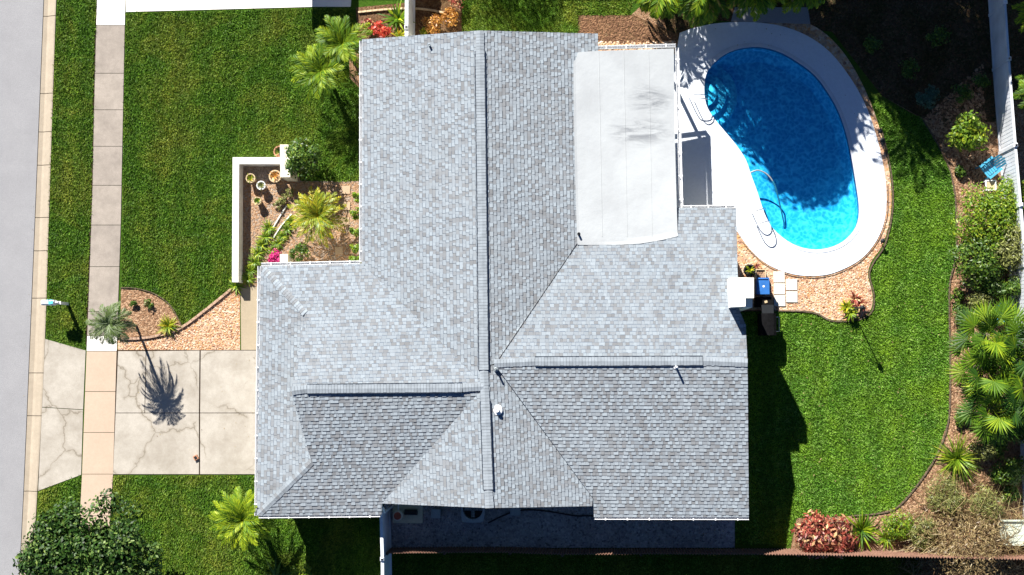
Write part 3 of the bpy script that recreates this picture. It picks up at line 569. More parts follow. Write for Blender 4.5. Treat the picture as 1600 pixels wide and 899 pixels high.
# gutters: open trough with brackets across
def gutter(a, b_, outward, name='gutter', step=1.0, w=0.12):
    A0, A1 = a, b_; d = (A1 - A0); L = d.length; d.normalize(); s_ = Vector(outward).normalized(); U = Vector((0, 0, 1)); g_ = MB(); t_ = 0.014; dp = 0.11
    prof = [(0.0, 0), (0.0, -dp), (w * .75, -dp), (w, 0), (w - t_, 0), (w * .75 - t_, -dp + t_), (t_, -dp + t_), (t_, 0)]
    r0 = [A0 + s_ * x + U * y for x, y in prof]; r1 = [A1 + s_ * x + U * y for x, y in prof]; n_ = 8
    g_.faces(r0 + r1, [(i, (i + 1) % n_, n_ + (i + 1) % n_, n_ + i) for i in range(n_)] + [(0, 1, 2, 3), (n_ + 3, n_ + 2, n_ + 1, n_)])
    k = int(L / step)
    for i in range(k + 1):
        c_ = A0 + d * (L * (i + .5) / (k + 1)) + s_ * (w / 2 + 0.005) + U * 0.006; g_.box(c_, (0.05, w + 0.03, 0.02), math.atan2(d.y, d.x))
    lip = [A0 + s_ * (w - 0.012) + U * 0.004, A1 + s_ * (w - 0.012) + U * 0.004]; g_.tube(lip, 0.016, 6)
    return g_.build(name, M['white'], house)
def PU(x, y, h): return P(x, y, h - 0.03)
gutter(PU(407, 416, HE), PU(402, 806, HE), (-1, 0, 0)); gutter(PU(408, 415.5, HE), PU(562, 412, HE), (0, 1, 0)); gutter(PU(566, 64, HE), PU(566, 410, HE), (-1, 0, 0))
gutter(PU(404, 805.5, HE), PU(594, 803.5, HE), (0, -1, 0)); gutter(PU(929, 807.5, HE), PU(1170, 808, HE), (0, -1, 0)); gutter(PU(1066, 326, HE), PU(1148, 325, HE), (0, 1, 0))
# patio roof
pr = thing_part = None
ZW = lambda x: 2.98 - (x - 897) / 160 * 0.46
def ontop(x, y):
    q_ = min(1, max(0, (y - 170) / 210)); q_ = q_ * q_ * (3 - 2 * q_); v = P(x, y, ZW(x) + q_ * max(0, (x - 897) / 160) * 0.34)
    for key, dz in (('RN', 0.03), ('E', 0.03)):
        w_ = hit(PL[key], x, y)
        if w_.z + dz > v.z and (key == 'RN' and y > 326 or key == 'E' and x < 936): v = w_ + Vector((0, 0, dz))
    return v
def interp(tab, x):
    for (a, fa), (b2, fb) in zip(tab, tab[1:]):
        if x <= b2: return fa + (fb - fa) * (x - a) / (b2 - a) if x > a else fa
    return tab[-1][1]
TOPE = [(896, 97), (899, 96.5), (899.5, 93), (902, 92), (903, 82), (930, 80), (1053, 76)]
BOTE = [(896, 374), (899, 382), (903, 383), (960, 383), (1000, 381), (1035, 375), (1060, 369)]
g = MB(); NU, NV = 44, 60; grid = []
for i in range(NU + 1):
    xx = 896 + (i / NU) ** 1.0 * 157; row_ = []
    for j in range(NV + 1):
        v = j / NV; y = interp(TOPE, xx) + (interp(BOTE, xx + 5) - interp(TOPE, xx)) * v; x = xx + 6 * v * (y / 370); row_.append(ontop(x, y))
    grid.append(row_)
flatv = [p for r_ in grid for p in r_]; nn_ = NV + 1
fs = [(i * nn_ + j, i * nn_ + j + 1, (i + 1) * nn_ + j + 1, (i + 1) * nn_ + j) for i in range(NU) for j in range(NV)]
bnd = [i * nn_ for i in range(NU + 1)] + [NU * nn_ + j for j in range(1, nn_)] + [i * nn_ + NV for i in range(NU - 1, -1, -1)] + [j for j in range(NV - 1, 0, -1)]
kk = len(flatv); low = [flatv[i] - Vector((0, 0, 0.06)) for i in bnd]; nb_ = len(bnd)
fs += [(bnd[i], bnd[(i + 1) % nb_], kk + (i + 1) % nb_, kk + i) for i in range(nb_)]
g.faces(flatv + low, fs); mo = g.build('patio_roof', M['membrane'], house)
g = MB()
for x in (935, 974, 1013):      # lap seams of the membrane
    yb = 380 if x < 1000 else 372
    pts_ = [ontop(x + i * 0.2, 80 + i * 10) + Vector((0, 0, .008)) for i in range(30)]; g.strip(pts_, [0.018] * 30, Vector((1, 0, 0)))
g.strip([P(899, 323, ZW(899) + 0.01), P(942, 323, ZW(942) + 0.01)], [0.012, 0.012], Vector((0, 1, 0)))
g.build('membrane_seam', M['membrane'], mo)
gutter(P(932, 77, 2.7), P(1056, 73.5, 2.5), (0, 1, 0), step=0.9, w=0.13); gutter(P(1055, 75, 2.5), P(1062, 330, 2.5), (1, 0, 0), step=1.1, w=0.15)
for x, y in ((1050, 85), (1053, 200), (1056, 315)):
    q = P(x, y, 2.4); g = MB(); g.box((q.x - 0.1, q.y, 1.22), (0.12, 0.12, 2.36)); g.build('post', M['white'], house)
# stucco chimney with a lower shoulder
g = MB(); t4 = 4.55
cq = PP([(1141.5, 433.5), (1178, 434), (1178, 466), (1165, 466), (1165, 479), (1143, 480)], t4); g.prism([(p.x, p.y) for p in cq], 0.1, t4)
cq = PP([(1165.3, 466.3), (1178, 466.3), (1178, 480), (1165.3, 480)], t4); g.prism([(p.x, p.y) for p in cq], 0.1, 4.1)
cq = PP([(1141.5, 433.5), (1177.5, 434), (1177.5, 438)], t4)
g.build('chimney', M['stucco_white'], house)
# roof pipes
def pipe(px, py, h0, hh, r, mat_, nm='vent_pipe'):
    q = P(px, py, h0); g_ = MB(); g_.lathe((q.x, q.y, q.z - 0.05), [(r * 2.6, 0.0), (r * 2.4, 0.06), (r, 0.09), (r, hh), (r * 0.8, hh), (r * 0.8, hh - 0.02)], 14); g_.build(nm, mat_, house)
pipe(672, 73, 3.32, 0.30, 0.045, M['grey']); pipe(775, 577, 3.93, 0.34, 0.04, M['grey']); pipe(1056, 573, 3.93, 0.40, 0.045, M['white']); pipe(777, 641, 3.85, 0.22, 0.085, M['white']); pipe(904, 366, 2.95, 0.25, 0.045, M['dark'])
# downspouts
for x, y, dx in ((598, 793, 0),):
    q = P(x, y, 2.5); g = MB(); g.tube([(q.x, q.y, 2.5), (q.x, q.y - 0.25, 2.1), (q.x, q.y - 0.25, 0.1)], 0.05, 8); g.build('downspout', M['white'], house)

# ================================================================== fences and walls
def vinyl_fence(name, label, pts, h=1.83, post_every=2.4, top_w=0.06, group=None):
    A0 = P(*pts[0]); t_ = thing(name, label, 'fence', A0, group=group)
    for a, b_ in zip(pts, pts[1:]):
        a3, b3 = P(*a), P(*b_); d = b3 - a3; L = d.length; an = math.atan2(d.y, d.x); c_ = (a3 + b3) / 2; g_ = MB()
        g_.box((c_.x, c_.y, h / 2 + 0.02), (L, 0.035, h - 0.12), an)
        k = int(L / 0.15)
        for i in range(k):
            q = a3 + d * ((i + .5) / k); g_.box((q.x, q.y, h / 2 + 0.02), (0.13, 0.05, h - 0.2), an)
        g_.box((c_.x, c_.y, h), (L, top_w + 0.03, 0.09), an); g_.box((c_.x, c_.y, 0.1), (L, top_w + 0.03, 0.12), an); g_.build('panel', M['vinyl'], t_)
        k = max(1, int(round(L / post_every)))
        for i in range(k + 1):
            q = a3 + d * (i / k); g_ = MB(); g_.box((q.x, q.y, h / 2 + 0.04), (0.13, 0.13, h + 0.08), an); g_.box((q.x, q.y, h + 0.11), (0.17, 0.17, 0.05), an, taper=0.5); g_.build('post', M['vinyl'], t_)
    return t_
vinyl_fence('vinyl_fence', 'tall white vinyl fence on the right, dappled with palm shadow', [(1541, -60), (1552, 110), (1562, 240), (1578, 420), (1592, 620), (1604, 900)])
vinyl_fence('vinyl_fence', 'white fence between front lawn and side slab, at the bottom edge', [(608, 795), (610, 862), (611, 960)], top_w=0.1)
vinyl_fence('vinyl_fence', 'short white fence run above the roof beside the red shrub', [(647, -80), (646, 62), (646, 85)], top_w=0.12)
# brown corrugated fence along the bottom
fpts = [(612, 856), (700, 855), (800, 855), (880, 858), (1000, 857), (1240, 858), (1420, 862), (1620, 866)]
t_ = thing('corrugated_fence', 'long brown corrugated panel fence along the bottom edge', 'fence', P(*fpts[0]))
for a, b_ in zip(fpts, fpts[1:]):
    a3, b3 = P(*a), P(*b_); d = b3 - a3; L = d.length; nx = Vector((-d.y, d.x, 0)).normalized(); k = int(L / 0.02); g = MB(); h = 1.36
    def cor(i, off): 
        q = a3 + d * (i / k) + nx * (0.028 * math.sin((i / k) * L * 2 * math.pi / 0.12) + off); return q
    for i in range(k):
        p0, p1, q0, q1 = cor(i, 0.012), cor(i + 1, 0.012), cor(i, -0.012), cor(i + 1, -0.012)
        up = lambda v, z: (v.x, v.y, z + 0.02 * math.sin(v.x * 1.7))
        g.face([up(p1, h), up(p0, h), up(q0, h), up(q1, h)]); g.face([up(q0, 0), up(q1, 0), up(q1, h), up(q0, h)]); g.face([up(p1, 0), up(p0, 0), up(p0, h), up(p1, h)])
    g.build('panel', M['fence_brown'], t_)
    g = MB(); g.box(((a3.x), (a3.y) - 0.08, 0.62), (0.09, 0.09, 1.24)); g.build('post', M['bark'], t_)
# low front wall
g = MB()
WT = 0.62
g.prism([(p.x, p.y) for p in PP([(363.5, 246), (437, 246), (437, 256.5), (373.5, 256.5), (372.5, 441), (362.5, 441)], WT)], 0, WT)
o = g.build('low_wall', M['stucco_white'], None, P(370, 340)); tag(o, 'low white stucco wall turning a corner round the front bed', 'wall')
g = MB(); q = PP([(437.3, 226), (452, 226), (453.5, 277), (438, 277)], 1.25); g.prism([(p.x, p.y) for p in q], 0, 1.25); o = g.build('pillar_wall', M['stucco'], None, P(447, 255)); tag(o, 'short tall cream wall block at the end of the low wall', 'wall')
g = MB(); q = PP([(438, 398), (449, 398), (449, 413), (438, 413)], 1.0); g.prism([(p.x, p.y) for p in q], 0, 0.94); g.prism([(p.x, p.y) for p in PP([(437.3, 397.3), (449.7, 397.3), (449.7, 413.7), (437.3, 413.7)], 1.0)], 0.942, 1.0); o = g.build('stucco_pier', M['stucco'], None, P(447, 405)); tag(o, 'small square cream pier beside the magenta flowers', 'pier')

# ================================================================== lawns (blades), stones
def inpoly(X, Y, poly):
    c_ = np.zeros(X.shape, bool); n_ = len(poly); j = n_ - 1
    for i in range(n_):
        xi, yi = poly[i][0], poly[i][1]; xj, yj = poly[j][0], poly[j][1]
        c_ ^= ((yi > Y) != (yj > Y)) & (X < (xj - xi) * (Y - yi) / (yj - yi + 1e-12) + xi); j = i
    return c_
def scatter(poly, dens):
    xs = [p[0] for p in poly]; ys_ = [p[1] for p in poly]; a = (max(xs) - min(xs)) * (max(ys_) - min(ys_)); n_ = int(a * dens)
    X = rng.uniform(min(xs), max(xs), n_); Y = rng.uniform(min(ys_), max(ys_), n_); k = inpoly(X, Y, poly); return X[k], Y[k]
def lawn(name, label, polypx, mat_, dens=700, ln=0.10, wd=0.020):
    poly = [tuple(p.xy) for p in PP(polypx)]; X, Y = scatter(poly, dens); n_ = len(X)
    an = rng.uniform(0, 6.283, n_); L_ = ln * rng.uniform(0.6, 1.3, n_); cl = 0.5 + 0.5 * np.sin(X * 9.1 + 2.3 * np.sin(Y * 5.3)) * np.sin(Y * 8.3 + 2.1 * np.sin(X * 6.1)); L_ = L_ * (0.75 + 0.5 * cl); tilt = rng.uniform(0.35, 1.3, n_); w = wd * rng.uniform(0.7, 1.4, n_)
    d = np.stack([np.cos(an), np.sin(an)], 1); s_ = np.stack([-d[:, 1], d[:, 0]], 1); o = P(*polypx[0]); b0 = np.stack([X - o.x, Y - o.y], 1)
    V = np.zeros((n_, 3, 3)); V[:, 0, :2] = b0 + s_ * w[:, None]; V[:, 1, :2] = b0 - s_ * w[:, None]; V[:, 2, :2] = b0 + d * (L_ * np.sin(tilt))[:, None]; V[:, 2, 2] = L_ * np.cos(tilt) + 0.01
    ob = quads(name, V, np.clip(rng.uniform(0, 0.75, n_) + 0.35 * (cl - .35), 0, 1), mat_, None, o); return tag(ob, label, 'grass', None, 'stuff')
lawn('lawn_grass', 'large dark green front lawn between sidewalk and house', [(197, 21), (490, 13), (552, 14), (552, 60), (545, 95), (545, 122), (562, 140), (585, 150), (585, 282), (522, 284), (470, 282), (456, 240), (437, 246), (363, 246), (363, 452), (325, 480), (285, 510), (277, 494), (264, 476), (243, 460), (214, 451), (190, 449), (193, 200)], M['grass'])
lawn('verge_grass', 'long grass verge between kerb and sidewalk by the mailbox', [(93, -30), (152, -30), (147, 150), (144, 300), (138, 440), (134, 546), (72, 528), (78, 300), (85, 100)], M['grass'])
lawn('verge_grass', 'small triangular grass verge below the driveway apron', [(61, 768), (126, 743), (119, 930), (52, 930)], M['grass'])
lawn('lawn_grass', 'front lawn below the driveway with a palm on it', [(177, 743), (440, 743), (440, 790), (592, 790), (606, 796), (608, 960), (166, 960)], M['grass'])
lawn('lawn_grass', 'bright green back lawn beyond the pool', [(1100, 487), (1220, 487), (1270, 490), (1300, 503), (1340, 501), (1362, 488), (1366, 460), (1359, 430), (1366, 412), (1382, 387), (1392, 352), (1396, 310), (1391, 260), (1378, 203), (1360, 150), (1440, 185), (1466, 230), (1484, 270), (1492, 320), (1492, 400), (1482, 450), (1483, 560), (1481, 655), (1461, 714), (1429, 760), (1400, 792), (1366, 801), (1340, 804), (1240, 808), (1235, 850), (1150, 850), (1150, 780), (1120, 700)], M['grass_back'], 900, 0.095, 0.017)
lawn('neighbour_grass', 'dark strip of lawn outside the brown fence', [(612, 868), (900, 866), (1440, 872), (1440, 950), (612, 950)], M['grass'])
lawn('side_grass', 'shaded olive lawn above the top gable of the house', [(722, -60), (1000, -60), (985, 24), (905, 24), (905, 70), (722, 70)], M['grass'])
def stones(name, label, polypx, mat_, dens, size, z=0.01, flatn=0.5, lo=0, hi=1, elong=1.0):
    poly = [tuple(p.xy) for p in PP(polypx)]; X, Y = scatter(poly, dens); n_ = len(X); o = P(*polypx[0])
    r_ = size * rng.uniform(0.6, 1.4, n_); an = rng.uniform(0, 6.28, n_); F_ = []
    ring = [np.stack([X - o.x + r_ * (np.cos(an) * math.cos(k * 1.2566) * elong - np.sin(an) * math.sin(k * 1.2566)) * rng.uniform(.8, 1.15, n_), Y - o.y + r_ * (np.sin(an) * math.cos(k * 1.2566) * elong + np.cos(an) * math.sin(k * 1.2566)) * rng.uniform(.8, 1.15, n_), np.full(n_, z)], 1) for k in range(5)]
    tp = np.stack([X - o.x, Y - o.y, z + r_ * flatn], 1)
    for k in range(5): F_.append(np.stack([ring[k], ring[(k + 1) % 5], tp], 1))
    t = rng.uniform(lo, hi, n_); V = np.concatenate(F_, 0); return tag(quads(name, V, np.tile(t, 5), mat_, None, o), label, 'gravel' if 'chip' not in name else 'mulch', None, 'stuff')
stones('gravel_stones', 'loose pink and cream stones beside the driveway', [(186, 546), (374, 546), (374, 452), (364, 455), (325, 485), (285, 514), (250, 526), (186, 531)], M['pebble'], 260, 0.035)
stones('gravel_stones', 'loose pink stones at the foot of the pool deck', [(1160, 405), (1200, 424), (1240, 435), (1280, 437), (1310, 430), (1348, 410), (1375, 378), (1388, 340), (1390, 352), (1376, 386), (1360, 408), (1354, 430), (1361, 460), (1358, 484), (1339, 496), (1300, 498), (1270, 485), (1220, 483), (1160, 483)], M['pebble'], 240, 0.035, 0.014)
stones('gravel_stones', 'beige stones along the top gutter of the patio', [(936, 66), (1054, 66), (1054, 77), (936, 79)], M['pebble'], 130, 0.06, 0.014, lo=.4)
stones('bark_chips', 'brown bark chips along the back lawn edge', [(1442, 186), (1468, 230), (1487, 270), (1495, 320), (1495, 400), (1485, 450), (1486, 560), (1484, 655), (1464, 716), (1432, 764), (1402, 797), (1368, 806), (1345, 812), (1345, 856), (1575, 860), (1545, 300), (1535, 100)], M['chip'], 220, 0.04, 0.01, 0.4, elong=1.8)
stones('bark_chips', 'brown bark chips in the small bed by the sidewalk', [(190, 528), (191, 452), (214, 454), (243, 463), (263, 480), (276, 499), (281, 511), (250, 521)], M['chip'], 260, 0.035, 0.01, 0.4, lo=.2, elong=1.8)
stones('bark_chips', 'pale chips strewn inside the low front wall', [(374, 280), (470, 285), (560, 285), (560, 412), (440, 412), (405, 448), (375, 448)], M['chip'], 260, 0.03, 0.01, 0.4, lo=.45, elong=1.8)
stones('bark_chips', 'dark bark chips above the patio roof', [(907, 27), (985, 27), (1050, 60), (1030, 72), (907, 64)], M['chip'], 200, 0.045, 0.014, 0.5, hi=.4, elong=1.6)
# edging
def edging(label, pts, w=0.11, h=0.09, mat_='edging', step=0.24):
    g_ = MB(); P3 = [P(*p) for p in smooth_line(pts, 5)]; 
    dist = 0; 
    for a3, b3 in zip(P3, P3[1:]):
        d = b3 - a3; k = max(1, int(d.length / step))
        for i in range(k):
            q = a3 + d * ((i + .5) / k); g_.box((q.x, q.y, h / 2), (d.length / k * 0.94, w, h + random.uniform(-.01, .01)), math.atan2(d.y, d.x) + random.uniform(-.04, .04))
    o = g_.build('bed_edging', M[mat_], None, P3[0]); return tag(o, label, 'edging')
edging('curved brown brick edging from sidewalk up to the low wall', [(186, 529), (215, 529), (250, 524), (284, 512), (325, 482), (362, 452)])
edging('thin dark edging round the small mulch bed top', [(189, 450), (214, 451), (243, 460), (266, 477), (280, 500), (285, 511)], 0.04, 0.06, 'bark')
edging('white scalloped edging on the left of the courtyard path', [(448, 322), (440, 335), (432, 348), (425, 360)], 0.05, 0.08, 'stucco_white')
edging('white scalloped edging on the right of the courtyard path', [(456, 335), (447, 345), (438, 356), (428, 372)], 0.05, 0.08, 'stucco_white')
edging('dark edging where the back lawn meets the pink pool stones', [(1150, 486), (1220, 486), (1270, 489), (1300, 502), (1340, 500), (1362, 487), (1365, 460), (1358, 430), (1365, 410), (1381, 386), (1391, 351), (1395, 310), (1390, 258), (1376, 200)], 0.05, 0.07, 'bark')
edging('long dark edging of the back lawn along the mulch bed', [(1442, 188), (1467, 230), (1485, 270), (1493, 320), (1493, 400), (1483, 450), (1484, 560), (1482, 655), (1462, 714), (1430, 762), (1400, 794), (1368, 803), (1330, 806)], 0.05, 0.07, 'bark')
edging('pale timber edging across the planted bed above the roof', [(560, 20), (600, 16), (640, 14), (670, 16), (695, 21)], 0.08, 0.1, 'tan')
edging('dark rim between pool deck and its outer stones', [(1160, 378), (1172, 393), (1200, 417), (1240, 432), (1280, 434), (1311, 427), (1346, 408), (1372, 377), (1386, 340), (1387, 290)], 0.03, 0.035, 'bark')

# ================================================================== plants
def rnd_dirs(n_):
    v = rng.normal(size=(n_, 3)); return v / np.linalg.norm(v, axis=1)[:, None]
def rhombi(Cn, D, S, L_, W_):
    L_ = np.asarray(L_)[:, None]; W_ = np.asarray(W_)[:, None]
    up = np.cross(D, S); up *= np.sign(up[:, 2:3] + 1e-9)
    return np.stack([Cn - D * L_ * .5, Cn + S * W_ * .5 + D * L_ * 0.05 - up * L_ * .03, Cn + D * L_ * .5 - up * L_ * .08, Cn - S * W_ * .5 + D * L_ * 0.05 - up * L_ * .03], 1)
def leaf_cloud(n_, rx, rz, zc, leaf, clumps=14, seed=None, upbias=0.5, aspect=0.5, irr=0.35, cf=0.42):
    """leaves gathered in clumps on an uneven dome"""
    cd = rnd_dirs(clumps); cd[:, 2] = np.abs(cd[:, 2]) * 0.9 - 0.1; rad = rng.uniform(1 - irr, 1.0, clumps) * 0.72
    cc = cd * rad[:, None] * np.array([rx, rx, rz]); k = rng.integers(0, clumps, n_)
    dd = rnd_dirs(n_); cr = rng.uniform(0.7, 1.3, clumps)[k] * cf
    pos = cc[k] + dd * (cr * rng.uniform(0.45, 1.0, n_))[:, None] * np.array([rx, rx, rz * 0.9]); pos[:, 2] += zc
    pos[:, 2] = np.maximum(pos[:, 2], 0.03)
    nrm = dd + np.array([0, 0, upbias]) + rng.normal(size=(n_, 3)) * 0.45; nrm /= np.linalg.norm(nrm, axis=1)[:, None]
    D = np.cross(nrm, rnd_dirs(n_)); D /= np.linalg.norm(D, axis=1)[:, None] + 1e-9; S = np.cross(nrm, D)
    L_ = leaf * rng.uniform(0.7, 1.35, n_); V = rhombi(pos, D, S, L_, L_ * aspect)
    t = np.clip(rng.normal(0.45, 0.24, n_) + rng.uniform(-.12, .12, clumps)[k], 0, 1); return V, t
def bush(px, py, r_, h, mat_, label, cat='shrub', name='shrub', n_=900, leaf=0.12, clumps=12, group=None, aspect=0.5, rz=0.0):
    t_ = thing(name, label, cat, P(px, py), rz, group); V, t = leaf_cloud(int(n_ * 1.6), r_, h * 0.5, h * 0.5, leaf, int(clumps * 1.3), aspect=aspect)
    quads('foliage', V, t, M[mat_], t_)
    g_ = MB()
    for k in range(5):
        a = k * 1.2566 + random.random(); g_.tube([(t_.location.x + 0.02 * math.cos(a), t_.location.y + 0.02 * math.sin(a), 0), (t_.location.x + r_ * .4 * math.cos(a), t_.location.y + r_ * .4 * math.sin(a), h * .6)], 0.025, 5, r2=0.01)
    o = g_.build('stem', M['bark'], t_); return t_
def tree(px, py, r_, zc, rz_, mat_, label, n_=6000, leaf=0.16, clumps=45, group=None, trunk=0.14, name='tree', irr=0.35, aspect=0.5, cf=0.42):
    t_ = thing(name, label, 'tree', P(px, py), 0, group); V, t = leaf_cloud(n_, r_, rz_, zc, leaf, clumps, irr=irr, aspect=aspect, cf=cf); quads('crown', V, t, M[mat_], t_)
    L0 = t_.location; g_ = MB(); g_.tube([(L0.x, L0.y, 0), (L0.x + .05, L0.y, zc * .45), (L0.x, L0.y + .05, zc * .8)], trunk, 10, r2=trunk * .5)
    for k in range(7):
        a = k * 0.9; q = Vector((L0.x, L0.y, zc * .5 + k * .08)); e_ = q + Vector((math.cos(a) * r_ * .6, math.sin(a) * r_ * .6, rz_ * .6)); g_.tube([q, (q + e_) / 2 + Vector((0, 0, .1)), e_], trunk * .4, 6, r2=0.02)
    g_.build('trunk', M['bark'], t_); return t_
def frond_leaflets(Cs, Ds, Ss, Ls, Ws, Ts, R3, start, az, length, el0, droop, nl, ll, lw, tint, lift=0.15, axis_pts=None):
    """one feather frond: rachis points and its leaflets"""
    p = Vector(start); el = el0; seg = length / nl; axis = [p.copy()]; ca, sa = math.cos(az), math.sin(az)
    for i in range(nl):
        d = Vector((ca * math.cos(el), sa * math.cos(el), math.sin(el))); q = p + d * seg; side = Vector((-sa, ca, 0)); u = (i + 0.5) / nl
        prof = (math.sin(math.pi * min(1, u * 0.85 + 0.13)) ** 0.6)
        for sgn in (-1, 1):
            for e in range(1):
                sw = 0.45 + 0.55 * u; dv = (side * sgn * (0.95 - 0.4 * u) + d * (sw + .35) + Vector((0, 0, lift - 0.25 * u))).normalized(); L_ = ll * prof * random.uniform(.85, 1.1)
                c_ = p + d * seg * random.random() + dv * L_ * .5; Cs.append(c_); Ds.append(dv); nn = dv.cross(Vector((0, 0, 1))).normalized(); Ss.append((nn + Vector((0, 0, random.uniform(-.5, .5)))).normalized()); Ls.append(L_); Ws.append(lw); Ts.append(min(1, max(0, tint + random.gauss(0, .13) + 0.12 * (u - .5))))
        p = q; axis.append(p.copy()); el -= droop / nl
    return axis
def palm(px, py, h, cr, nf, mat_, label, lean=(0, 0), nl=22, ll=0.45, lw=0.045, name='palm_tree', trunk_r=0.11, el=(0.1, 1.15), droop=1.3, group=None, cat='palm tree', tint0=0.5, loc=None):
    base = P(px, py) if loc is None else loc; t_ = thing(name, label, cat, base, 0, group); Cs, Ds, Ss, Ls, Ws, Ts = [], [], [], [], [], []; g_ = MB(); top = Vector((lean[0], lean[1], h))
    for k in range(nf):
        u = k / nf; az = k * 2.39996 + random.uniform(-.2, .2); e0 = el[0] + (el[1] - el[0]) * u + random.uniform(-.12, .12); L_ = cr * random.uniform(0.85, 1.12) * (1.06 - 0.25 * u)
        ax = frond_leaflets(Cs, Ds, Ss, Ls, Ws, Ts, None, top + Vector((0, 0, 0.02 * k / nf)), az, L_, e0, droop * random.uniform(.8, 1.2), nl, ll, lw, tint0 + random.uniform(-.22, .22))
        g_.tube([base + a for a in ax[::3] + [ax[-1]]], 0.016, 4, t=0.75, r2=0.005, cap=False)
    V = rhombi(np.array([tuple(c_) for c_ in Cs]), np.array([tuple(c_) for c_ in Ds]), np.array([tuple(c_) for c_ in Ss]), Ls, Ws)
    cr_ = quads('crown', V, Ts, M[mat_], t_); g_.build('frond_rib', M[mat_], cr_)
    g_ = MB(); n_ = max(4, int(h / 0.12)); prof = [base + Vector((lean[0] * (i / n_) ** 1.5, lean[1] * (i / n_) ** 1.5, h * i / n_)) for i in range(n_ + 1)]
    for i, (a, b_) in enumerate(zip(prof, prof[1:])): g_.tube([a, b_], trunk_r * 1.12, 9, r2=trunk_r * 0.92, cap=(i == n_ - 1))
    g_.build('trunk', M['palm_bark'], t_); return t_
def spiky(px, py, r_, nb, mat_, label, name='spiky_plant', cat='plant', h=0.45, w=0.035, group=None, el=(0.25, 1.3), loc=None, droop=0.9, z0=0.0, parent=None, seg=5):
    base = P(px, py) if loc is None else Vector(loc); g_ = MB()
    for k in range(nb):
        az = k * 2.39996 + random.uniform(-.3, .3); e0 = el[0] + (el[1] - el[0]) * (k / nb); L_ = r_ * random.uniform(.8, 1.15) * (1.0 if k / nb < .6 else .8); p = Vector(base) + Vector((random.gauss(0, r_ * .05), random.gauss(0, r_ * .05), z0 + 0.02)); pts_ = [p]; e_ = e0
        for i in range(seg): p = p + Vector((math.cos(az) * math.cos(e_), math.sin(az) * math.cos(e_), math.sin(e_))) * (L_ * 1.15 / seg); p.z = max(p.z, 0.02); pts_.append(p); e_ -= droop / seg
        g_.strip(pts_, [w * .6, w, w * 1.0, w * .75, w * .4, 0.002][:seg + 1], Vector((-math.sin(az), math.cos(az), random.uniform(-.3, .3))), 0, min(1, max(0, random.gauss(.5, .24))))
    if parent is not None: return g_.build(name, M[mat_], parent)
    o = g_.build(name, M[mat_], None, base); return tag(o, label, cat, group)
def fan_palm(px, py, h, nl, label, reach=1.0, fan=0.6, mat_='leaf_palm', group=None, seedt=0.33):
    base = P(px, py); t_ = thing('fan_palm', label, 'palm tree', base, 0, group); Cs, Ds, Ss, Ls, Ws, Ts = [], [], [], [], [], []; g_ = MB()
    for k in range(nl):
        az = k * 2.39996; e0 = 0.1 + 1.1 * k / nl; L_ = reach * random.uniform(.7, 1.1); d = Vector((math.cos(az) * math.cos(e0), math.sin(az) * math.cos(e0), math.sin(e0))); hub = Vector((0, 0, h * (0.7 + 0.3 * k / nl))) + d * L_
        g_.tube([base + Vector((0, 0, h * .8)), base + hub], 0.018, 4, t=.7, r2=.012)
        out = (d + Vector((0, 0, -0.45))).normalized(); side = Vector((-math.sin(az), math.cos(az), random.uniform(-.35, .35))).normalized(); tn = seedt + random.uniform(-.35, .35)
        for j in range(26):
            b_ = -2.0 + 4.0 * j / 25; dv = (out * math.cos(b_) + side * math.sin(b_) + Vector((0, 0, -0.12))).normalized(); ll_ = fan * (0.75 + .25 * math.cos(b_)) * random.uniform(.9, 1.08)
            Cs.append(hub + dv * ll_ * .5); Ds.append(dv); Ss.append((-out * math.sin(b_) + side * math.cos(b_) + Vector((0, 0, .3 * (-1) ** j))).normalized()); Ls.append(ll_); Ws.append(0.062); Ts.append(min(1, max(0, tn + random.gauss(0, .12))))
    V = rhombi(np.array([tuple(c_) for c_ in Cs]), np.array([tuple(c_) for c_ in Ds]), np.array([tuple(c_) for c_ in Ss]), Ls, Ws); quads('crown', V, Ts, M[mat_], t_); g_.build('leaf_stalk', M[mat_], t_)
    g_ = MB(); g_.tube([base, base + Vector((0, 0, h * .85))], 0.13, 9, r2=.1); g_.build('trunk', M['palm_bark'], t_); return t_

# front yard
tree(178, 866, 3.95, 2.9, 1.5, 'leaf_dark', 'dense dark glossy tree covering sidewalk at bottom left corner', 30000, 0.17, 120, irr=0.7, aspect=0.55, cf=0.19)
palm(401, 803, 1.9, 1.5, 44, 'leaf_palm', 'bright green palm on the lawn at the garage corner', nl=21, ll=0.36, lw=0.04, tint0=.62, el=(-0.2, 1.25), droop=0.9)
palm(213, 509, 2.5, 1.15, 40, 'leaf_silver', 'slender grey green palm leaning over the sidewalk', tint0=.36, lean=(-0.15, 0.0), nl=22, ll=0.32, lw=0.028, trunk_r=0.055, el=(-0.3, 1.2), droop=1.5)
palm(549, 86, 1.8, 1.4, 24, 'leaf_palm', 'green palm nearest the upper corner of the house', nl=20, ll=0.42, lw=0.042, trunk_r=.08, tint0=.5, droop=1.0)
palm(516, 126, 1.7, 1.5, 24, 'leaf_palm', 'green palm on the front lawn, lower left of its twin', nl=20, ll=0.42, lw=0.042, trunk_r=.08, tint0=.5, droop=1.0)
palm(505, 343, 1.0, 1.35, 34, 'leaf_yellow', 'yellow green feathery palm inside the front courtyard', nl=18, ll=0.33, lw=0.04, tint0=.45, el=(-0.05, 1.2), droop=0.9)
bush(486, 254, 0.95, 2.1, 'leaf_mid', 'rounded green shrub behind the tall cream wall block', n_=1700, leaf=0.13)
bush(471, 398, 0.5, 0.8, 'leaf_mid', 'low olive shrub beside the square cream pier', n_=500, leaf=0.1)
bush(434, 403, 0.42, 0.5, 'leaf_magenta', 'magenta flowering shrub against the garage gutter', n_=600, leaf=0.09, name='flowering_shrub')
HG = 'green spiky border plants in the courtyard'
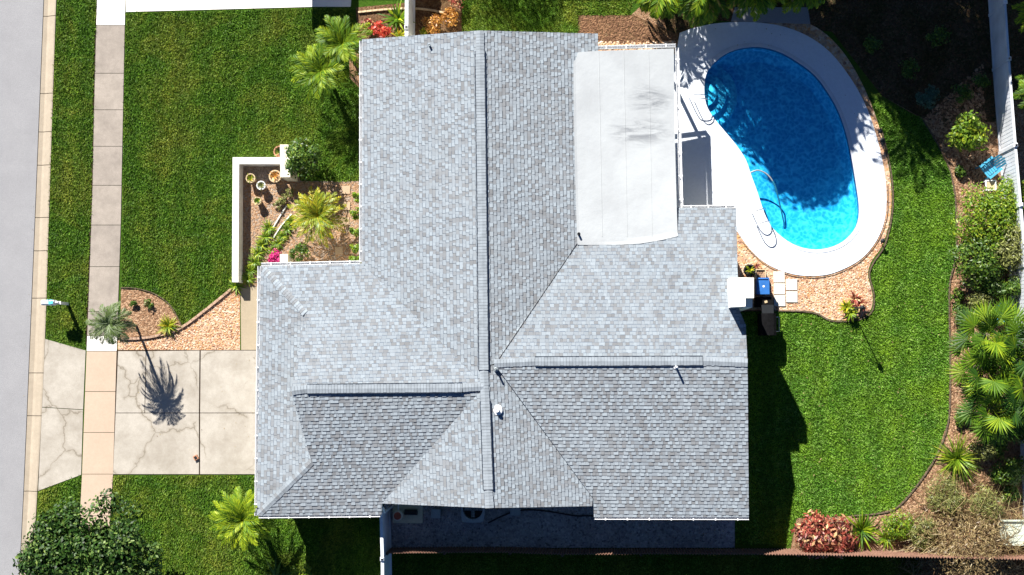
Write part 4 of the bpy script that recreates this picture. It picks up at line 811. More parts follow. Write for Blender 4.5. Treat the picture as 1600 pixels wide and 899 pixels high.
row1 = [(388, 436), (393, 424), (398, 410), (404, 397), (410, 384), (416, 371), (421, 357)]
for i, (x, y) in enumerate(row1): spiky(x, y, 0.42, 46, 'leaf_lime', 'green spiky plant in the left courtyard row, ' + ['at its lower end', 'second from its lower end', 'third from its lower end', 'in its middle', 'third from its upper end', 'second from its upper end', 'at its upper end'][i], name='border_plant', group=HG, w=0.022, droop=1.4)
row2 = [(428, 392), (435, 381), (442, 370), (449, 359), (456, 347)]
for i, (x, y) in enumerate(row2): spiky(x, y, 0.36, 42, 'leaf_lime', 'green spiky plant in the right courtyard row, ' + ['at its lower end', 'second from its lower end', 'in its middle', 'second from its upper end', 'at its upper end'][i], name='border_plant', group=HG, w=0.022, droop=1.4)
for i, (x, y, c_) in enumerate(((436, 322, 'uppermost'), (445, 312, 'topmost right'), (456, 302, 'next to the wall shade'))):
    bush(x, y, 0.26, 0.35, 'leaf_drygreen', ['small wispy plant above the left courtyard row', 'small wispy plant midway up the courtyard path', 'small wispy plant nearest the tall cream wall block'][i], n_=160, leaf=0.08, clumps=5, name='small_plant', cat='plant')
spiky(370, 447, 0.42, 42, 'leaf_lime', 'yellow green rosette at the lower end of the low wall', name='rosette_plant', w=0.028)
spiky(264, 510, 0.52, 60, 'leaf_yellow', 'yellow green spiky plant at the curved brick edging', name='yucca', w=0.03, h=.5)
bush(210, 472, 0.24, 0.3, 'leaf_mid', 'small dark green tuft beside the leaning palm', n_=120, leaf=0.09, clumps=5, name='small_plant', cat='plant')
bush(235, 475, 0.26, 0.3, 'leaf_mid', 'small dark green tuft in the middle of the mulch bed', n_=120, leaf=0.09, clumps=5, name='small_plant', cat='plant')
for i, (x, y) in enumerate(((560, 312), (561, 338), (560, 364), (561, 390), (560, 405))): bush(x, y, 0.3, 1.1, 'leaf_lime', 'yellow green plant under the courtyard eave, ' + ['uppermost', 'second from top', 'middle one', 'second from bottom', 'lowest beside the corner'][i], n_=220, leaf=0.11, clumps=6, name='small_plant', cat='plant', group='plants under the courtyard eave')
# foundation shrubs above the house
bush(599, 49, 0.50, 0.9, 'leaf_red', 'bright red leaved shrub at the top of the roof', n_=420, leaf=0.16, aspect=.4)
bush(578, 42, 0.35, 0.6, 'leaf_croton', 'dull pink shrub between palm and red shrub', n_=160, leaf=0.14)
spiky(622, 30, 0.75, 34, 'leaf_palm', 'green strap leaved plant left of the short white fence', w=0.05)
spiky(624, 58, 0.45, 18, 'leaf_yellow', 'pale yellow rosette at the roof edge by the short fence', w=0.04, name='rosette_plant')
bush(678, 44, 0.55, 0.9, 'leaf_orange', 'orange leaved shrub against the upper gable', n_=520, leaf=0.14, aspect=.4)
bush(666, 52, 0.28, 0.5, 'leaf_yellow', 'small yellow shrub tucked left of the orange one', n_=140, leaf=0.12, clumps=5)
bush(706, 30, 0.5, 0.6, 'leaf_orange', 'rusty shrub at the edge of the shaded olive lawn', n_=300, leaf=0.12)
bush(718, 5, 0.45, 0.8, 'leaf_croton', 'sparse rusty shrub touching the top frame edge', n_=200, leaf=0.12)
bush(553, 66, 0.3, 0.4, 'leaf_lime', 'tiny lime plant at the upper corner of the roof', n_=120, leaf=0.1, clumps=5, name='small_plant', cat='plant')
# right side planting
bush(1498, 214, 0.95, 1.6, 'leaf_lime', 'bright lime shrub beside the blue garden chair', n_=1100, leaf=0.2, aspect=.35)
bush(1445, 155, 0.6, 0.7, 'leaf_blue', 'blue green ground shrub in the dark shade right of the pool', n_=500, leaf=0.12)
bush(1528, 348, 1.45, 2.2, 'leaf_lime', 'large green shrub below the white side table', n_=3200, leaf=0.15, aspect=.35, clumps=22)
bush(1512, 412, 1.35, 1.9, 'leaf_mid', 'large green shrub just above the second blue chair', n_=2900, leaf=0.15, aspect=.35, clumps=22)
bush(1572, 385, 1.3, 2.2, 'leaf_drygreen', 'tall shrub pressed against the white fence', n_=2000, leaf=0.14, aspect=.35, clumps=18)
bush(1492, 462, 0.35, 0.5, 'leaf_mid', 'small green plant at the lawn edge above the fan palms', n_=220, leaf=0.11, clumps=6, name='small_plant', cat='plant')
bush(1496, 490, 0.45, 0.7, 'leaf_mid', 'dark small shrub at the lawn edge beside the fan palms', n_=420, leaf=0.1)
FP = 'fan palms along the right fence'
fan_palm(1522, 525, 2.1, 16, 'fan palm with bright leaves, highest of the fan palm cluster', 1.15, .8, group=FP)
fan_palm(1520, 575, 1.7, 16, 'fan palm in the middle of the cluster nearest the lawn', 1.15, .8, group=FP)
fan_palm(1570, 545, 2.1, 20, 'fan palm of the cluster leaning on the white fence', 1.2, .8, group=FP)
fan_palm(1532, 635, 1.6, 16, 'fan palm at the lower end of the cluster', 1.1, .8, group=FP)
fan_palm(1575, 605, 2.0, 18, 'fan palm of the cluster at the right frame edge', 1.2, .8, group=FP)
spiky(1493, 716, 1.05, 170, 'leaf_lime', 'round grassy green clump at the lawn corner', name='grass_clump', w=0.02, el=(0.1, 1.5), droop=1.0)
bush(1475, 775, 1.0, 1.0, 'leaf_drygreen', 'wispy olive shrub above the dry branches', n_=1800, leaf=0.12, aspect=.2, clumps=16)
bush(1535, 790, 0.9, 1.0, 'leaf_drygreen', 'wispy olive brown shrub right of the grassy clump', n_=1300, leaf=0.12, aspect=.2, clumps=16)
bush(1402, 818, 0.75, 0.8, 'leaf_lime', 'lime low shrub at the bottom corner of the back lawn', n_=1000, leaf=0.11, aspect=.35)
bush(1438, 830, 0.8, 0.9, 'leaf_drygreen', 'olive low shrub left of the dry branches', n_=1100, leaf=0.12, aspect=.25)
# dry branches
for (x, y, r_, lb) in ((1500, 148, .5, 'dim green shrub in deep shade above the lime shrub'), (1530, 130, .4, 'small dim shrub in shade beside the white fence'), (1420, 110, .45, 'dim shrub in the middle of the dark corner bed'), (1360, 75, .5, 'dim shrub in the dark bed right of the pool gravel'), (1462, 60, .55, 'dim shrub far up in the dark corner bed'), (1556, 700, .5, 'small green shrub right of the round grassy clump'), (1575, 770, .45, 'small green shrub above the pale green bench'), (1500, 655, .35, 'small green shrub just below the fan palm cluster'), (1500, 268, .3, 'tiny green plant on mulch left of the turquoise chair')):
    bush(x, y, r_, r_ * 1.2, 'leaf_mid', lb, n_=300, leaf=.12)
for (x, y, r_, h, mt, lb) in ((1560, 320, 1.1, 1.9, 'leaf_lime', 'lime shrub between the side table and the white fence'), (1560, 440, 1.1, 1.6, 'leaf_mid', 'green shrub just above the half hidden blue chair'), (1525, 470, .7, 1.0, 'leaf_drygreen', 'olive shrub directly above the uppermost fan palm'), (1568, 665, 1.0, 1.6, 'leaf_mid', 'dark green shrub below the fan palms at the right edge'), (1530, 700, .6, .8, 'leaf_drygreen', 'olive shrub right beside the round grassy clump'), (1570, 735, .8, 1.0, 'leaf_mid', 'green shrub above the bench near the right frame edge')):
    bush(x, y, r_, h, mt, lb, n_=int(1700 * r_), leaf=.14, aspect=.35, clumps=16)
t_ = thing('dry_shrub', 'large dry brown twiggy shrub hanging over the brown fence', 'shrub', P(1512, 852)); g = MB(); L0 = Vector(t_.location)
for k in range(1700):
    az = random.uniform(0, 6.283); r0 = 2.6 * random.random() ** .6; e_ = random.uniform(-.2, .9); p = L0 + Vector((math.cos(az) * r0, math.sin(az) * r0, random.uniform(.3, 1.3) * (1 - r0 / 3))); az += random.gauss(0, 1.1); pts_ = [p]; L_ = random.uniform(.4, 1.5)
    for i in range(5): az += random.gauss(0, .35); p = p + Vector((math.cos(az) * math.cos(e_), math.sin(az) * math.cos(e_), math.sin(e_))) * L_ / 5; e_ -= .3; p.z = max(.05, p.z); pts_.append(p)
    g.tube(pts_, 0.014, 3, t=random.random(), r2=0.004, cap=False)
g.build('twigs', M['leaf_dry'], t_)
V, t = leaf_cloud(3000, 2.2, 1.0, 0.9, 0.16, 30, aspect=.16); quads('foliage', V, t, M['leaf_dry'], t_)
bush(1275, 830, 1.1, 1.3, 'leaf_croton', 'red and orange croton shrub above the brown fence, left half', n_=900, leaf=0.24, aspect=.38, name='croton_shrub')
bush(1300, 838, 1.0, 1.2, 'leaf_croton', 'red and orange croton shrub above the brown fence, right half', n_=650, leaf=0.24, aspect=.38, name='croton_shrub')
spiky(1345, 828, 0.85, 70, 'leaf_palm', 'green strap leaved clump right of the red croton', w=0.035)
spiky(1384, 840, 0.5, 46, 'leaf_lime', 'small lime rosette between clump and olive shrubs', w=0.03, name='rosette_plant')
# bottom edge shrubs near the front palm
spiky(432, 905, 0.9, 26, 'leaf_mid', 'dark spiky plant at the bottom edge below the palm', w=0.05)
bush(478, 902, 0.8, 0.7, 'leaf_lime', 'lime green low shrub at the bottom frame edge', n_=500, leaf=0.13)
# trees above the frame that shade the pool and the top right corner
TG = 'shade trees beyond the top edge'
for i, (x, y, h, r_, hz, lab) in enumerate(((1035, -205, 6.2, 2.9, 2.0, 'palm grove tree above the patio corner'), (1140, -185, 6.4, 3.2, 2.2, 'broad tree above the pool'), (1110, -85, 6.4, 2.6, 1.6, 'spreading tree over the upper pool deck'), (1250, -215, 6.6, 3.2, 2.2, 'broad tree above the right of the pool'), (1330, -160, 6.0, 2.9, 2.0, 'tree above the shaded corner bed'), (1420, -230, 6.4, 3.0, 2.0, 'tree above the corner near the right fence'), (1410, -140, 5.6, 2.6, 1.8, 'tree at the far right above the white fence'), (1220, -330, 7.5, 3.4, 2.2, 'tallest tree far above the pool'))):
    y -= 45 if x < 1300 else 0
    tree(x, y, r_, h, hz, 'leaf_mid', lab, 5200, 0.34, 40, group=TG, irr=.25)
for i, (x, y, h, cr, lab) in enumerate(((1092, 16, 2.8, 1.7, 'palm whose fronds hang over the patio corner of the deck'), (1165, 6, 3.0, 1.8, 'palm hanging over the top of the pool deck'), (1240, 0, 3.0, 1.7, 'palm over the grey paved strip above the pool'), (1030, 8, 1.7, 1.4, 'low palm reaching in above the patio roof'))):
    palm(x, y, h, cr, 30, 'leaf_palm', lab, nl=22, ll=.5, lw=.06, tint0=.45, el=(-.4, 1.0), droop=1.5, group='palms at the top edge')
tree(752, -140, 2.4, 3.0, 1.2, 'leaf_mid', 'thin tree beyond the top edge that half shades the olive lawn', 1500, 0.2, 40)
palm(1300, -40, 5.2, 2.2, 22, 'leaf_palm', 'tall palm off the top that drops a frond shadow on the deck', nl=22, ll=.6, lw=.06, tint0=.4, group='palms at the top edge')
palm(1600, 45, 2.3, 1.3, 26, 'leaf_palm', 'palm outside the white fence at the upper right corner', nl=20, ll=.4, lw=.05, tint0=.7, group='palms outside the right fence')
palm(1598, 165, 2.2, 1.2, 26, 'leaf_palm', 'palm outside the white fence beside the blue chair', nl=20, ll=.4, lw=.05, tint0=.45, group='palms outside the right fence')
# neighbour's house above the frame
t_ = thing('neighbour_house', 'neighbouring house beyond the top edge, casting shade on the lawn', 'house', P(560, -160)); g = MB()
g.prism([(p.x, p.y) for p in PP([(455, -400), (455, -85), (490, -85), (490, -140), (900, -140), (900, -400)])], 0, 2.5); g.build('wall', M['stucco'], t_)
g = MB(); g.prism([(p.x, p.y) for p in PP([(437, -420), (437, -66), (506, -66), (506, -118), (920, -118), (920, -420)])], 2.5, 2.65); g.prism([(p.x, p.y) for p in PP([(520, -380), (520, -160), (860, -160), (860, -380)])], 2.65, 3.5); g.build('roof', M['cap'], t_)

# ================================================================== things
# mailbox
b0 = P(106, 475); t_ = thing('mailbox', 'white post mailbox on the verge beside the kerb', 'mailbox', b0)
g = MB(); g.box((b0.x, b0.y, 0.55), (0.12, 0.12, 1.1)); g.box((b0.x - 0.16, b0.y, 0.98), (0.62, 0.14, 0.05)); g.tube([(b0.x, b0.y, 0.62), (b0.x - 0.28, b0.y, 0.95)], 0.035, 6); g.lathe((b0.x, b0.y, 1.1), [(0.1, 0), (0.085, 0.04), (0.02, 0.09)], 4); g.build('post', M['white'], t_)
g = MB(); sec = [(-0.115, 0), (0.115, 0), (0.115, 0.16)] + [(0.115 * math.cos(a), 0.16 + 0.10 * math.sin(a)) for a in (0.5, 1.0, 1.57, 2.14, 2.64)] + [(-0.115, 0.16)]
xs = (b0.x - 0.62, b0.x - 0.06); rr = [[(x, b0.y + y, 1.01 + z) for y, z in sec] for x in xs]; k = len(sec)
g.faces(rr[0] + rr[1], [(i, (i + 1) % k, k + (i + 1) % k, k + i) for i in range(k)] + [tuple(range(k))[::-1], tuple(range(k, 2 * k))]); bx_ = g.build('box', M['white'], t_)
g = MB(); g.box((b0.x - 0.63, b0.y, 1.13), (0.02, 0.2, 0.2)); g.build('door', M['white'], t_)
g = MB(); g.box((b0.x - 0.22, b0.y + 0.13, 1.2), (0.2, 0.015, 0.05)); g.box((b0.x - 0.30, b0.y + 0.13, 1.26), (0.05, 0.015, 0.12)); g.build('flag', M['cyan'], t_)
g = MB(); g.box((b0.x - 0.17, b0.y, 1.284), (0.2, 0.13, 0.03), 0.2); g.build('sticker', M['cyan'], bx_)
# pots in the courtyard
def pot(px, py, r_, h, mat_, label, leafs='leaf_yellow', name='potted_plant'):
    b_ = P(px, py); t2 = thing(name, label, 'potted plant', b_, group=None); g_ = MB(); g_.lathe(tuple(b_), [(r_ * .65, 0), (r_ * .95, h * .85), (r_ * 1.08, h * .88), (r_ * 1.08, h), (r_ * .85, h), (r_ * .8, h * .8), (0.01, h * .8)], 20); g_.build('pot', M[mat_], t2)
    spiky(0, 0, r_ * 1.2, 16, leafs, None, name='foliage', loc=tuple(b_), z0=h * .8, w=0.025, el=(.6, 1.4), parent=t2); return t2
pot(396, 281, 0.2, 0.45, 'tan', 'tan pot with yellow plant nearest the wall corner')
pot(412, 292, 0.19, 0.42, 'white', 'white rimmed pot left of the big tan bowl', 'leaf_drygreen')
pot(434, 278, 0.26, 0.45, 'tan', 'largest tan bowl beside the tall cream wall block', 'leaf_orange')
pot(406, 316, 0.17, 0.4, 'tan', 'small pot with lime plant, lowest of the four courtyard pots', 'leaf_lime')
pot(441, 240, 0.24, 0.5, 'terracotta', 'brown round pot outside the low wall behind the wall block', 'leaf_mid')
SS = 'stepping slabs in the courtyard'
for (x, y, s_), lb in zip(((541, 297, .36), (541, 322, .36), (540, 346, .36), (530, 392, .34)), ('uppermost tan stepping slab under the courtyard eave', 'middle tan stepping slab in the courtyard', 'third tan stepping slab, right of the yellow palm', 'lowest stepping slab, in shade beside the garage corner')):
    b_ = P(x, y); g = MB(); g.box((b_.x, b_.y, 0.02), (s_, s_, 0.05), random.uniform(-.06, .06)); tag(g.build('stepping_slab', M['slab_tan'], None, b_), lb, 'slab', SS)
for (x, y), lb in zip(((1217, 433), (1217.5, 451.5), (1218, 470), (1236.5, 445), (1237, 464)), ('uppermost white slab of the left pair row by the shadow block', 'middle white slab of the left row by the shadow block', 'lowest white slab next to the black shadow block', 'upper white slab of the right row by the pool stones', 'lower white slab of the right row by the pool stones')):
    b_ = P(x, y); g = MB(); g.box((b_.x, b_.y, 0.035), (.47, .47, 0.05), random.uniform(-.03, .03)); tag(g.build('stepping_slab', M['slab'], None, b_), lb, 'slab', 'white slabs beside the shadow block')
b_ = P(307, 715); g = MB(); g.box((b_.x, b_.y, 0.07), (.2, .2, 0.09), .5); g.box((b_.x, b_.y, 0.12), (.12, .12, .02), .5, 1); tag(g.build('brick_chip', [M['terracotta'], M['dark']], None, b_), 'small red brick like block on the driveway', 'brick')
# pool hardware
def rail_pair(name, label, pts_list, bars):
    t2 = thing(name, label, 'pool rail', pts_list[0][0]); 
    for p_ in pts_list: g_ = MB(); g_.tube([tuple(q) for q in smooth_line([tuple(v) for v in p_], 5)], 0.021, 8); g_.build('rail', M['chrome'], t2)
    for a, b2 in bars: g_ = MB(); g_.tube([a, b2], 0.028, 8); g_.build('tread', M['chrome'], t2)
    return t2
def Q(x, y, z): v = P(x, y); v.z = z; return v
rail_pair('pool_ladder', 'steel pool ladder on the lower left rim of the pool', [[Q(1175, 334, 0.04), Q(1175, 334, .6), Q(1182, 332, .8), Q(1192, 329, .65), Q(1195, 328, .1), Q(1196, 328, -1.0)], [Q(1182, 353, 0.04), Q(1182, 353, .6), Q(1189, 351, .8), Q(1199, 348, .65), Q(1202, 347, .1), Q(1203, 347, -1.0)]], [(Q(1196, 328, z), Q(1203, 347, z)) for z in (-.25, -.55, -.85)])
rail_pair('pool_handrail', 'steel handrail at the corner steps of the pool', [[Q(1077, 154, .04), Q(1077, 154, .65), Q(1083, 154, .8), Q(1098, 154, .7), Q(1110, 153, .1), Q(1112, 153, -.3)], [Q(1085, 160, .04), Q(1085, 160, .65), Q(1091, 160, .8), Q(1104, 160, .6), Q(1113, 160, .1), Q(1115, 160, -.3)]], [])
t2 = thing('pool_cleaner', 'pool cleaner with a long curved hose in the shallow end', 'pool cleaner', Q(1229, 360, -1.0)); g = MB()
g.tube(smooth_line([tuple(Q(x, y, z)) for x, y, z in ((1172, 270, -.06), (1185, 266, -.07), (1200, 273, -.09), (1211, 288, -.15), (1217, 305, -.3), (1223, 325, -.5), (1229, 345, -.75), (1230, 358, -1.0))], 6), 0.035, 8); g.build('hose', M['grey'], t2)
q = Q(1230, 360, -1.05); g = MB(); g.box(tuple(q), (.35, .3, .18), .4, taper=.7); g.tube([q + Vector((-.15, -.17, -.08)), q + Vector((-.15, .17, -.08))], .08, 10); g.tube([q + Vector((.15, -.17, -.08)), q + Vector((.15, .17, -.08))], .08, 10); g.build('body', M['blue'], t2)
# items beside the chimney
b_ = P(1188, 449); t2 = thing('storage_bin', 'blue plastic bin beside the white chimney', 'bin', b_); g = MB(); g.box((b_.x, b_.y, .4), (.44, .62, .8), taper=1.08); g.build('body', M['blue'], t2)
g = MB(); g.box((b_.x, b_.y, .84), (.52, .70, .06)); g.tube([(b_.x - .2, b_.y + .3, .88), (b_.x + .2, b_.y + .3, .88)], .03, 6); g.build('lid', M['blue'], t2); g = MB(); g.lathe((b_.x + .02, b_.y - .02, .87), [(.05, 0), (.045, .012)], 8); g.build('emblem', M['white'], t2)
b_ = P(1186, 430); t2 = thing('planter_box', 'square beige planter box above the blue bin', 'planter', b_); g = MB(); q = .22
g.prism([(b_.x - q, b_.y - q), (b_.x + q, b_.y - q), (b_.x + q, b_.y + q), (b_.x - q, b_.y + q)], 0, .5, holes=[[(b_.x - q + .04, b_.y - q + .04), (b_.x + q - .04, b_.y - q + .04), (b_.x + q - .04, b_.y + q - .04), (b_.x - q + .04, b_.y + q - .04)]]); g.build('box', M['tan'], t2); g = MB(); g.box((b_.x, b_.y, .22), (q * 1.8, q * 1.8, .44)); g.build('soil_and_shade', M['mulch'], t2)
spiky(1181, 416, 0.24, 14, 'leaf_croton', 'tiny rusty plant above the beige planter', w=.03, name='small_plant')
pot(1169, 424, 0.24, 0.5, 'dark', 'dark pot with yellow green plant beside the roof edge', 'leaf_yellow')
b_ = P(1195, 508); t2 = thing('grill', 'barbecue shape, blacked to stand for shadow below the white slabs', 'grill', b_); g = MB()
g.box((b_.x, b_.y, .42), (.62, .9, .80), 0)  # barbecue-shaped body kept near black in place of a patch of shadow
g.build('shadow_block_body', M['black'], t2)
g = MB(); pts_ = [(-.36, 0), (-.34, .18), (-.22, .32), (0, .37), (.22, .32), (.34, .18), (.36, 0)]; A_ = [[(b_.x + x, b_.y + y, .82 + z * .7) for x, z in pts_] for y in (-.46, .46)]; k = len(pts_)
g.faces(A_[0] + A_[1], [(i, i + 1, k + i + 1, k + i) for i in range(k - 1)] + [tuple(range(k))[::-1], tuple(range(k, 2 * k))]); lid = g.build('lid', M['black'], t2)
g = MB(); g.tube([(b_.x + .34, b_.y - .3, 1.0), (b_.x + .45, b_.y - .3, 1.0), (b_.x + .45, b_.y + .3, 1.0), (b_.x + .34, b_.y + .3, 1.0)], .016, 6); g.build('handle', M['chrome'], lid)
for y in (.62,): g = MB(); g.box((b_.x, b_.y + y, .86), (.5, .4, .04)); g.build('side_shelf', M['dark'], t2)
b_ = P(1193, 473); g = MB(); g.box((b_.x - .05, b_.y, .35), (.7, .4, .7)); g.box((b_.x, b_.y, .71), (.12, .1, .04), .3, 1); tag(g.build('black_crate', [M['black'], M['tan']], None, b_), 'black crate between the blue bin and the shadow block', 'crate')
# hanging plant on a pole
b_ = P(1331, 484); t2 = thing('plant_stand', 'thin black pole with yellow and red potted plants at its foot', 'plant stand', b_); g = MB()
g.tube([tuple(b_), (b_.x, b_.y, 1.55), (b_.x - .05, b_.y, 1.75), (b_.x - .22, b_.y + .02, 1.75), (b_.x - .25, b_.y + .02, 1.6)], .022, 7); g.lathe(tuple(b_), [(.16, 0), (.14, .03), (.02, .05)], 14); g.tube([(b_.x, b_.y, 1.55), (b_.x + .05, b_.y, 1.75), (b_.x + .2, b_.y + .03, 1.72), (b_.x + .2, b_.y + .03, 1.55)], .02, 6); g.lathe((b_.x, b_.y, 1.75), [(.02, 0), (.1, .1), (.1, .22), (.01, .3)], 12); g.build('pole', M['dark'], t2)
for dx, dy, mt in ((-.28, .1, 'leaf_yellow'), (.25, .25, 'leaf_croton'), (.05, .45, 'leaf_croton'), (-.1, -.15, 'leaf_lime')):
    g = MB(); g.lathe((b_.x + dx, b_.y + dy, 0.02), [(.08, 0), (.15, .2), (.17, .26), (.14, .26), (.1, .2)], 16); bk = g.build('pot', M['terracotta'], t2); spiky(0, 0, .36, 30, mt, None, name='foliage', loc=(b_.x + dx, b_.y + dy, .24), w=.04, parent=bk)
for (x, y), lb in zip(((1372, 208), (1375.5, 222), (1376, 378)), ('upper small black garden light on the stone ring right of pool', 'small black garden light just below the upper one', 'lone small black garden light at the lower right of the deck')):
    b_ = P(x, y); t2 = thing('garden_light', lb, 'garden light', b_, group='garden lights on the stone ring'); g = MB(); g.tube([tuple(b_), (b_.x, b_.y, .34)], .02, 6); g.build('stake', M['dark'], t2); g = MB(); g.lathe((b_.x, b_.y, .3), [(.04, 0), (.04, .08), (.1, .085), (.03, .14)], 12); g.build('lamp_head', M['dark'], t2)
# garden chairs
def chair(px, py, rz, label, mat_):
    b_ = P(px, py); t2 = thing('garden_chair', label, 'chair', b_, 0); ca, sa = math.cos(rz), math.sin(rz)
    def tr3(x, y, z): return (b_.x + x * ca - y * sa, b_.y + x * sa + y * ca, z)
    def slab(nm, x0, x1, y0, y1, za, zb, th=.03, par=t2):    # za at y0, zb at y1
        g_ = MB(); tp = [tr3(x0, y0, za), tr3(x1, y0, za), tr3(x1, y1, zb), tr3(x0, y1, zb)]; bt = [(p[0], p[1], p[2] - th) for p in tp]
        g_.faces(tp + bt, [(0, 1, 2, 3), (7, 6, 5, 4), (0, 4, 5, 1), (1, 5, 6, 2), (2, 6, 7, 3), (3, 7, 4, 0)]); return g_
    g_ = MB()
    for i in range(5):
        s_ = slab('', -.25, .25, -.28 + i * .11, -.28 + i * .11 + .09, .40 - i * .012, .39 - i * .012); g_.faces(s_.v, s_.f)
    g_.build('seat', M[mat_], t2); g_ = MB()
    for i in range(5):
        x = -.25 + i * .103; hh = .93 - .05 * abs(i - 2); s_ = slab('', x, x + .085, .24, .24 + (hh - .3) * .55, .33, hh); g_.faces(s_.v, s_.f)
    g_.build('backrest', M[mat_], t2)
    for sx in (-.36, .26):
        g_ = slab('', sx, sx + .10, -.32, .36, .60, .56); g_.build('armrest', M[mat_], t2)
    for sx in (-.32, .28):
        for sy, hh in ((-.28, .58), (.26, .55)):
            g_ = MB(); g_.box(tr3(sx, sy, hh / 2), (.06, .07, hh), rz); g_.build('leg', M[mat_], t2)
    return t2
chair(1541, 266, math.radians(-52), 'turquoise slatted garden chair on mulch by the white fence', 'teal')
chair(1563, 494, math.radians(20), 'blue garden chair half hidden by fan palms at the fence', 'teal')
b_ = P(1543, 292); t2 = thing('side_table', 'small white frame side table below the turquoise chair', 'table', b_); g = MB()
for dx in (-.2, .2): g.box((b_.x + dx, b_.y, .4), (.05, .45, .04))
for dy in (-.2, .2): g.box((b_.x, b_.y + dy, .4), (.35, .05, .04))
g.build('frame', M['white'], t2); g = MB(); g.box((b_.x, b_.y, .385), (.35, .35, .02)); g.build('top', M['tan'], t2)
for dx in (-.19, .19):
    for dy in (-.19, .19): g = MB(); g.box((b_.x + dx, b_.y + dy, .19), (.04, .04, .38)); g.build('leg', M['white'], t2)
b_ = P(1580, 830); t2 = thing('garden_bench', 'pale green box bench at the right edge above the fence', 'bench', b_); g = MB(); g.box((b_.x, b_.y, .2), (1.1, .9, .4)); g.build('body', M['bench'], t2); g = MB(); g.box((b_.x, b_.y, .43), (1.2, 1.05, .06)); g.box((b_.x, b_.y + .5, .5), (1.2, .06, .1)); g.build('top', M['bench'], t2)
# side yard machines
b_ = P(638, 806); t2 = thing('pool_pump', 'cream pad with red lidded pool filter beside the side fence', 'pump', b_); g = MB(); g.box((b_.x, b_.y + .2, .09), (1.3, 1.0, .14)); g.build('pad', M['cream'], t2)
g = MB(); g.lathe((b_.x - .35, b_.y + .08, .16), [(.2, 0), (.22, .1), (.22, .5), (.2, .55)], 24); f_ = g.build('filter_tank', M['stucco'], t2); g = MB(); g.lathe((b_.x - .35, b_.y + .08, .712), [(.16, 0), (.16, .03), (.05, .05)], 24); g.build('lid', M['red_lid'], f_)
g = MB(); g.tube([(b_.x - .1, b_.y + .2, .35), (b_.x + .45, b_.y + .2, .35)], .12, 12); g.build('motor', M['dark'], t2); g = MB(); g.tube([(b_.x - .35, b_.y + .3, .5), (b_.x - .35, b_.y + .55, .5), (b_.x - .35, b_.y + .6, .05)], .03, 8); g.build('pipe', M['white'], t2)
b_ = P(742, 792); t2 = thing('air_conditioner', 'grey round topped air conditioner unit below the lower gable', 'air conditioner', b_); g = MB(); sq = smooth_loop([(b_.x + x, b_.y + y, 0) for x, y in ((-.48, -.4), (-.3, -.55), (.3, -.55), (.48, -.4), (.48, .4), (.3, .55), (-.3, .55), (-.48, .4))], 4)
g.prism([(x, y) for x, y, z in sq], 0.1, .85, holes=[[(b_.x + .42 * math.cos(k / 24 * 6.283), b_.y + .42 * math.sin(k / 24 * 6.283)) for k in range(24)]]); g.build('casing', M['grey'], t2)
g = MB(); g.lathe((b_.x, b_.y, .3), [(.42, 0), (.42, .3), (.4, .3)], 24); g.build('interior', M['dark'], t2)
g = MB()
for k in range(4): g.box((b_.x + .2 * math.cos(k * 1.57), b_.y + .2 * math.sin(k * 1.57), .7), (.36, .14, .02), k * 1.57)
g.lathe((b_.x, b_.y, .66), [(.08, 0), (.08, .1)], 12); g.build('fan', M['grey'], t2)
g = MB()
for rr in (.15, .25, .35): g.tube([(b_.x + rr * math.cos(k / 24 * 6.2832), b_.y + rr * math.sin(k / 24 * 6.2832), .87) for k in range(25)], .007, 4)
for k in range(8): g.tube([(b_.x, b_.y, .87), (b_.x + .43 * math.cos(k * .785), b_.y + .43 * math.sin(k * .785), .87)], .006, 4)
g.build('grille', M['dark'], t2)
b_ = P(684, 800); g = MB(); g.box((b_.x, b_.y, .3), (.36, .34, .6)); g.box((b_.x, b_.y, .62), (.4, .38, .04)); tag(g.build('utility_box', M['grey'], None, b_), 'small grey box between pool pump and air conditioner', 'box')
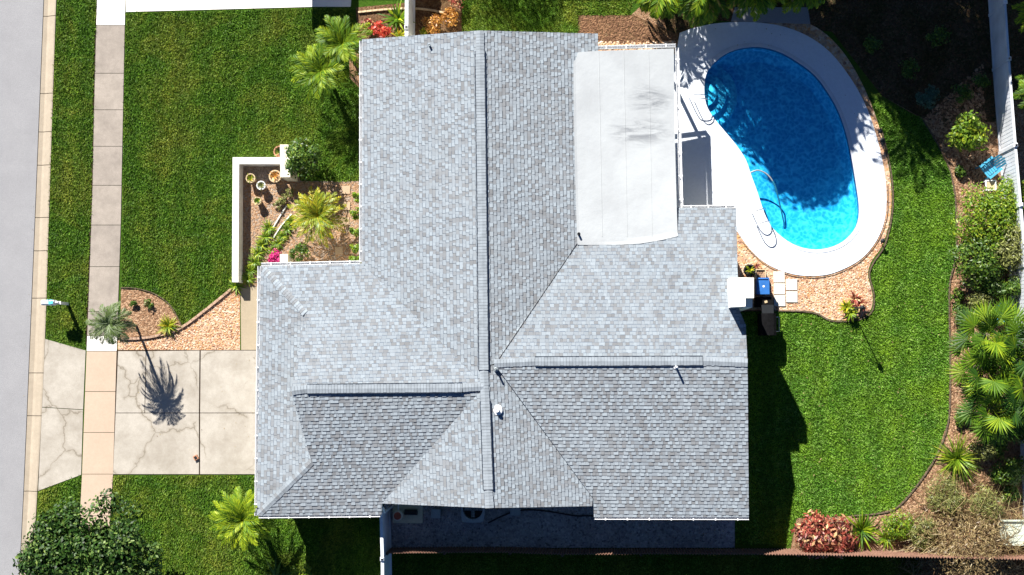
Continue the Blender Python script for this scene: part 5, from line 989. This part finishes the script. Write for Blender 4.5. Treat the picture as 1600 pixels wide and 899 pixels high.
b_ = P(806, 798); g = MB(); g.box((b_.x, b_.y, .15), (.4, .3, .3)); g.box((b_.x, b_.y, .32), (.44, .34, .04)); tag(g.build('utility_box', M['grey'], None, b_), 'low grey box right of the air conditioner', 'box')
g = MB(); g.tube([tuple(Q(x, y, .06)) for x, y in smooth_line([(763, 817), (790, 804), (815, 797), (850, 798), (900, 806), (925, 806), (1040, 812), (1080, 813)], 5)], .03, 8); tag(g.build('garden_hose', M['dark'], None, Q(763, 817, 0)), 'black hose lying along the shaded side slab', 'hose')
# fallen leaves and twigs
def litter(label, polypx, dens, z, size=0.05, hit_=None, cat='leaves'):
    poly = [tuple(p.xy) for p in PP(polypx, z)]; X, Y = scatter(poly, dens); n_ = len(X); o = P(*polypx[0], z)
    an = rng.uniform(0, 6.28, n_); D = np.stack([np.cos(an), np.sin(an), rng.uniform(-.1, .1, n_)], 1); S = np.stack([-np.sin(an), np.cos(an), rng.uniform(-.2, .2, n_)], 1)
    Cn = np.stack([X - o.x, Y - o.y, np.full(n_, 0.02)], 1); L_ = size * rng.uniform(.6, 1.6, n_); V = rhombi(Cn, D, S, L_, L_ * .45)
    return tag(quads('fallen_leaves', V, rng.uniform(0, 1, n_), M['leaf_dry'], None, o), label, cat, None, 'stuff')
litter('dry leaves scattered on the shaded upper pool deck', [(1062, 50), (1120, 40), (1165, 38), (1210, 42), (1250, 55), (1247, 90), (1193, 70), (1140, 78), (1105, 105), (1085, 130), (1062, 110)], 3.0, 0.042)
litter('dry leaves fallen on the right side of the pool deck', [(1290, 85), (1320, 120), (1350, 175), (1368, 230), (1378, 290), (1348, 320), (1330, 230), (1310, 165), (1285, 120)], 2.0, 0.042)
litter('dry leaves lying on the concrete driveway', [(186, 552), (402, 552), (400, 738), (180, 738)], 1.2, 0.026)
litter('dry leaves along the gutter of the street', [(50, 300), (60, 300), (44, 640), (34, 640)], 4.0, -0.058, 0.04)
litter('dry leaves on the shaded grey side slab', [(620, 800), (1140, 815), (1140, 850), (620, 850)], 5.0, 0.022)
litter('pale dry leaves dotted over the back lawn', [(1240, 500), (1480, 420), (1475, 650), (1380, 780), (1250, 780)], 1.5, 0.06, 0.07)
